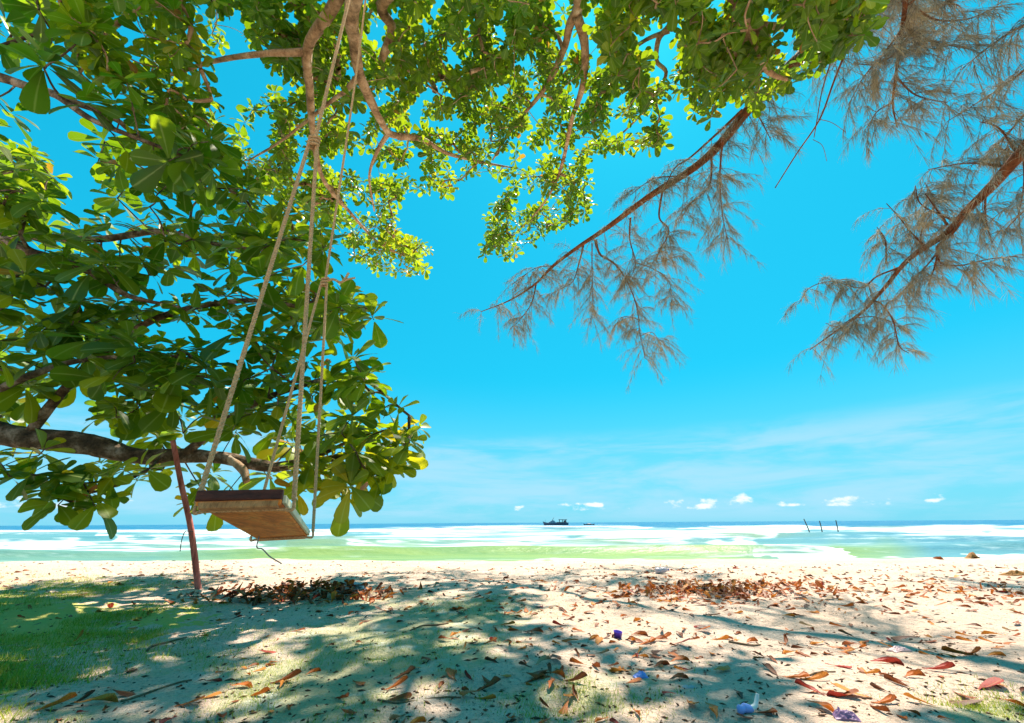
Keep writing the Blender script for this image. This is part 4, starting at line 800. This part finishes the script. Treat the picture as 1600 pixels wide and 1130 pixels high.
def crumple(name, x, y, sx, sy, sz, mat, seed, yaw=0, n=24):
    r = np.random.default_rng(seed); u = np.linspace(-1, 1, n); U, W = np.meshgrid(u, u); z = sz * ((1 - .75 * U ** 2) * (1 - .7 * W ** 2)) + sz * 1.9 * (fbm(U * 2.6 + seed, W * 2.2, seed, 3) - .44) * (1 - U ** 4) * (1 - W ** 4)
    X = U * sx * (1 + .25 * (fbm(W * 1.5 + 4, U * 0, seed + 2, 2) - .4)); Y = W * sy * (1 + .35 * (fbm(U * 1.7, W * 0 + 3, seed + 4, 2) - .4)); z = np.maximum(z, 0) + .001
    V = np.stack([X, Y, z], -1).reshape(-1, 3); V = np.vstack([V, V * [1, 1, 0] - [0, 0, .006]]); k = n * n
    a = (np.arange(n - 1)[:, None] * n + np.arange(n - 1)[None]).ravel(); Q = np.stack([a, a + 1, a + n + 1, a + n], 1); Qb = Q[:, ::-1] + k; rim = []
    loop = [(0, i) for i in range(n)] + [(i, n - 1) for i in range(1, n)] + [(n - 1, i) for i in range(n - 2, -1, -1)] + [(i, 0) for i in range(n - 2, 0, -1)]; idx = [a_ * n + b_ for a_, b_ in loop]
    for i in range(len(idx)): j = (i + 1) % len(idx); rim.append((idx[j], idx[i], idx[i] + k, idx[j] + k))
    g_ = gpt(x, y); o = obj(name, mk_mesh(name, V, np.vstack([Q, Qb, rim]), smooth=False), mat); o.location = (g_[0], g_[1], g_[2] - .002); o.rotation_euler = (0, 0, yaw); return o
tag(crumple('plastic_wrapper', 1001, 1058, .025, .015, .015, flat('blue_wrapper', (.22, .30, .75), .35), 3, .1), 'crumpled pale blue plastic wrapper on the sand at bottom right centre', 'wrapper')
tag(crumple('plastic_bag', 1322, 1122, .03, .018, .018, flat('mauve_bag', (.22, .12, .24), .45), 5, -.3), 'dark purple crumpled plastic bag at the bottom right', 'bag')
tag(crumple('plastic_scrap', 1405, 1016, .05, .02, .012, flat('pink_scrap', (.55, .36, .36), .5), 8, .3), 'pale pink plastic scrap in the shadow streak at right', 'scrap')
tag(crumple('plastic_scrap', 1077, 1074, .022, .012, .008, flat('grey_scrap', (.5, .42, .45), .5), 9, .0), 'small greyish pink scrap right of the blue wrapper', 'scrap')
tag(crumple('plastic_sheet', 548, 922, .13, .05, .05, flat('white_sheet', (.55, .57, .62), .4), 12, .2), 'torn whitish plastic sheet on top of the dark leaf heap', 'plastic sheet')
bp = gpt(1035, 896); bt = empty('plastic_bottle', bp, 'clear pinkish plastic bottle lying near the top of the beach', 'bottle')
bm_ = flat('cloudy_plastic', (.62, .52, .56), .25); v, q = lathe([(0, 0), (.05, 0), (.056, .012), (.056, .09), (.051, .10), (.056, .11), (.056, .19), (.04, .235), (.019, .26), (.019, .285), (0, .285)], 16); v = v * .5
Rb = np.array(Matrix.Rotation(math.radians(86), 3, 'Y')); obj('body', mk_mesh('body', v @ Rb.T + bp + [-.07, 0, .026], q), bm_, bt)
v, q = lathe([(0, .270), (.024, .270), (.024, .296), (0, .296)], 14); v = v * .5; obj('cap', mk_mesh('cap', v @ Rb.T + bp + [-.07, 0, .026], q), flat('bottle_cap', (.3, .3, .55)), bt)
bp = gpt(1170, 1114); bt = empty('crushed_bottle', bp, 'crushed blue and white plastic bottle with its neck raised at bottom right', 'bottle')
q_ = spline([bp + np.array(v_) for v_ in ((-.032, 0, .009), (-.02, -.002, .009), (-.008, .002, .011), (.006, 0, .010), (.017, 0, .012))], 5); obj('body', tube_mesh('body', q_, np.interp(np.linspace(0, 1, len(q_)), [0, .1, .35, .5, .75, 1], [.007, .0125, .0095, .0125, .010, .006]), 14, .22, 6), flat('blue_bottle', (.24, .32, .72), .3), bt)
q_ = spline([bp + np.array([.010, 0, .011]), bp + np.array([.022, 0, .016]), bp + np.array([.032, .005, .029]), bp + np.array([.039, .008, .043])], 6); obj('neck', tube_mesh('neck', q_, np.linspace(.0075, .0045, len(q_)), 12, .06), flat('white_plastic', (.75, .72, .70), .4), bt)
v, q = lathe([(.0, 0), (.015, 0), (.016, .012), (0, .014)], 12); obj('cap', mk_mesh('cap', v * .6 + bp + [.05, -.015, -.002], q), flat('dark_cap', (.06, .04, .04)), bt)
# driftwood lump and a lone twiggy leaf at the top of the beach
g_ = at_y(1521, 878, 7.6); g_[2] = float(ground_z(g_[0], 7.6))
prof = [(-.36, 0), (-.2, .06), (-.06, .15), (.04, .205), (.10, .19), (.17, .09), (.33, .0)]; V = []; n = len(prof)
for k, yy in enumerate((-.1, -.05, .04, .12)):
    for (xx, zz) in prof: V.append((xx * (1 - .12 * abs(k - 1.5)), yy + .02 * rng.normal(), (zz * (1, 1.08, .9, .25)[k] if k else zz * .35) - .03))
a_ = [(i, i + 1, n + i + 1, n + i) for r_ in range(3) for i in range(r_ * n, r_ * n + n - 1)]
me = mk_mesh('driftwood', np.array(V), np.array(a_)); o = obj('driftwood', me, M['driftwood']); o.location = g_; o.scale = (.42, .5, .5); tag(o, 'brown pointed driftwood lump at the top of the beach, far right', 'driftwood')
g_ = at_y(1457, 879, 7.4); place_leaf(g_[0], 7.4, .2, .22, 4, 'chestnut brown', 'brown leaf with a raised twig left of the pointed driftwood lump', 'single fallen leaves')
g_ = at_y(1590, 897, 7.0); g_[2] = float(ground_z(g_[0], 7.0)); o = crumple('bark_slab', 1588, 899, .15, .05, .04, M['driftwood'], 21, .1); tag(o, 'flat brown bark slab at the right edge of the beach', 'bark')

# ------------------------------------------------------------------ grass on the left
blades = []; 
def turf(n, L, h0, h1, w_):
    k = 0
    while k < n:
        cx, cy, rx, ry, st = L[rng.integers(len(L))]; x = rng.normal(cx, rx * .6); y = rng.normal(cy, ry * .6)
        if y < 886 or y > 1165 or x < -150 or x > 1700: continue
        g_ = on_z(x, y, 0.0)
        if fbm(np.array(g_[0] * 2.2), np.array(g_[1] * 2.2), 15, 3) < .40: continue
        k += 1; a_ = rng.uniform(0, 6.28)
        for _ in range(4):
            gx_ = g_[0] + rng.normal(0, .03); gy_ = g_[1] + rng.normal(0, .03); blades.append((gx_, gy_, rng.uniform(h0, h1), rng.uniform(0, 6.28), w_, min(1, max(0, rng.normal(.5, .25)))))
turf(5200, MOSS, .012, .04, .0016); turf(2600, PALE, .008, .022, .0013)
Bd = np.array(blades); gz = ground_z(Bd[:, 0], Bd[:, 1]); ca, sa = np.cos(Bd[:, 3]), np.sin(Bd[:, 3]); lean = Bd[:, 2] * .9
b0 = np.stack([Bd[:, 0], Bd[:, 1], gz - .003], 1); sdv = np.stack([-sa, ca, 0 * sa], 1) * Bd[:, 4:5]; tip = b0 + np.stack([ca * lean, sa * lean, Bd[:, 2]], 1)
V = np.stack([b0 - sdv, b0 + sdv, tip], 1).reshape(-1, 3); k = np.arange(len(Bd)) * 3
tag(obj('grass', mk_mesh('grass', V, None, np.stack([k, k + 1, k + 2], 1), attrs={'tint': np.repeat(Bd[:, 5], 3)}), M['grass']), 'short sparse grass growing through the sand', 'grass', kind='stuff')

# ------------------------------------------------------------------ things out at sea
for (x0, y0, x1, y1, lab) in ((1256, 811, 1264.5, 831, 'leftmost, most tilted of three dark stakes standing in the surf'), (1280.5, 814, 1285, 835, 'middle and shortest of three dark stakes standing in the surf'), (1306, 813, 1310, 836, 'rightmost of three dark stakes standing in the surf')):
    Y = 62.0; A = at_y(x1, y1 + 1, Y); B = at_y(x0, y0, Y - .3); A = A + (A - B) * .35; q = spline([A, A * .5 + B * .5 + np.array([.06, 0, 0]), B], 6)
    o = obj('stake', tube_mesh('stake', q - A, np.linspace(.085, .06, len(q)), 7, .15, 4), M['stake']); o.location = A; tag(o, lab, 'stake', 'stakes in the surf')
navy = flat('hull_paint', (.08, .10, .16), .5); rust = flat('cabin_paint', (.22, .11, .12), .6); grey = flat('boat_grey', (.26, .30, .38), .6); roofm = flat('boat_roof', (.03, .02, .03), .6)
def hull(Lh, Bm, D, bow, stern, mat, name, root):
    n = 18; V = []; 
    for i in range(n):
        s = i / (n - 1); x = (s - .5) * Lh; wv = Bm * .5 * (math.sin(math.pi * min(1, s * .9 + .02)) ** .55 if s > 0 else 0.02); top = D * (1 + bow * max(0, 1 - s * 3.2) ** 2 + stern * max(0, (s - .75) * 4) ** 2); kx = x + (.12 * Lh * max(0, .12 - s) / .12 * .5)
        V += [(x, -wv, top), (kx, -wv * .75, 0), (kx, 0, -D * .4), (kx, wv * .75, 0), (x, wv, top), (x, 0, top - .12)]
    Q = []
    for i in range(n - 1):
        for k in range(6): Q.append((i * 6 + k, i * 6 + (k + 1) % 6, i * 6 + 6 + (k + 1) % 6, i * 6 + 6 + k))
    e = (n - 1) * 6; T = [(0, 2, 1), (0, 3, 2), (0, 4, 3), (0, 5, 4), (e, e + 1, e + 2), (e, e + 2, e + 3), (e, e + 3, e + 4), (e, e + 4, e + 5)]
    return obj(name, mk_mesh(name, np.array(V) + root_off, np.array(Q), np.array(T), smooth=False), mat, root)
Yb = 262.0; sc = at_y(868, 818, Yb); bx = sc[0]; root_off = np.array([bx, Yb, SEA_Z])
boat = empty('fishing_boat', root_off, 'dark wooden boat with mast and roofed stern anchored on the horizon', 'boat')
hull(15.2, 3.8, 1.25, .75, .25, navy, 'hull', boat)
def bbox(x0, x1, y0, y1, z0, z1, name, mat, root):
    V, Q = box(((x0 + x1) / 2, (y0 + y1) / 2, (z0 + z1) / 2), (1, 0, 0), (0, 1, 0), (0, 0, 1), (x1 - x0) / 2, (y1 - y0) / 2, (z1 - z0) / 2); return obj(name, mk_mesh(name, np.array(V) + root_off, Q, smooth=False), mat, root)
V = np.array([(-5.2, -1.2, 1.1), (-5.2, 1.2, 1.1), (-2.2, 1.2, 2.6), (-2.2, -1.2, 2.6), (-1.0, -1.2, 2.7), (-1.0, 1.2, 2.7), (.6, 1.2, 1.1), (.6, -1.2, 1.1)], float)
obj('wheelhouse', mk_mesh('wheelhouse', V + root_off, [(0, 3, 2, 1), (3, 4, 5, 2), (4, 7, 6, 5)], [(0, 7, 3), (3, 7, 4), (1, 2, 6), (2, 5, 6)], smooth=False), grey, boat)
bbox(.6, 6.6, -1.3, 1.3, 1.1, 1.75, 'cabin', rust, boat); bbox(2.0, 6.8, -1.55, 1.55, 3.0, 3.25, 'roof', roofm, boat)
for (xx) in (2.4, 4.2, 6.2):
    for yy in (-1.3, 1.3): bbox(xx - .1, xx + .1, yy - .1, yy + .1, 1.75, 3.0, 'roof_post', roofm, boat)
bbox(5.0, 6.1, -1.0, 1.0, 1.75, 2.7, 'locker', rust, boat)
obj('mast', tube_mesh('mast', np.array([(-1.9, 0, 2.5), (-1.4, 0, 3.4), (-.85, 0, 4.3)]) + root_off, [.16, .13, .1], 7), roofm, boat); obj('bow_pole', tube_mesh('bow_pole', np.array([(-6.0, 0, 1.8), (-6.0, 0, 3.3)]) + root_off, [.05, .04], 6), roofm, boat)
Yb = 262.0; sc = at_y(920, 818, Yb); root_off = np.array([sc[0], Yb, SEA_Z])
sb = empty('small_boat', root_off, 'small low dark boat right of the roofed boat on the horizon', 'boat')
hull(6.6, 1.7, .45, 1.0, .7, roofm, 'hull', sb); V, Q = lathe([(1.7, .3), (1.5, .7), (.8, .95), (0, 1.0)], 10); V = V * [1, .45, 1]; obj('cover', mk_mesh('cover', V + root_off, Q, smooth=False), navy, sb)
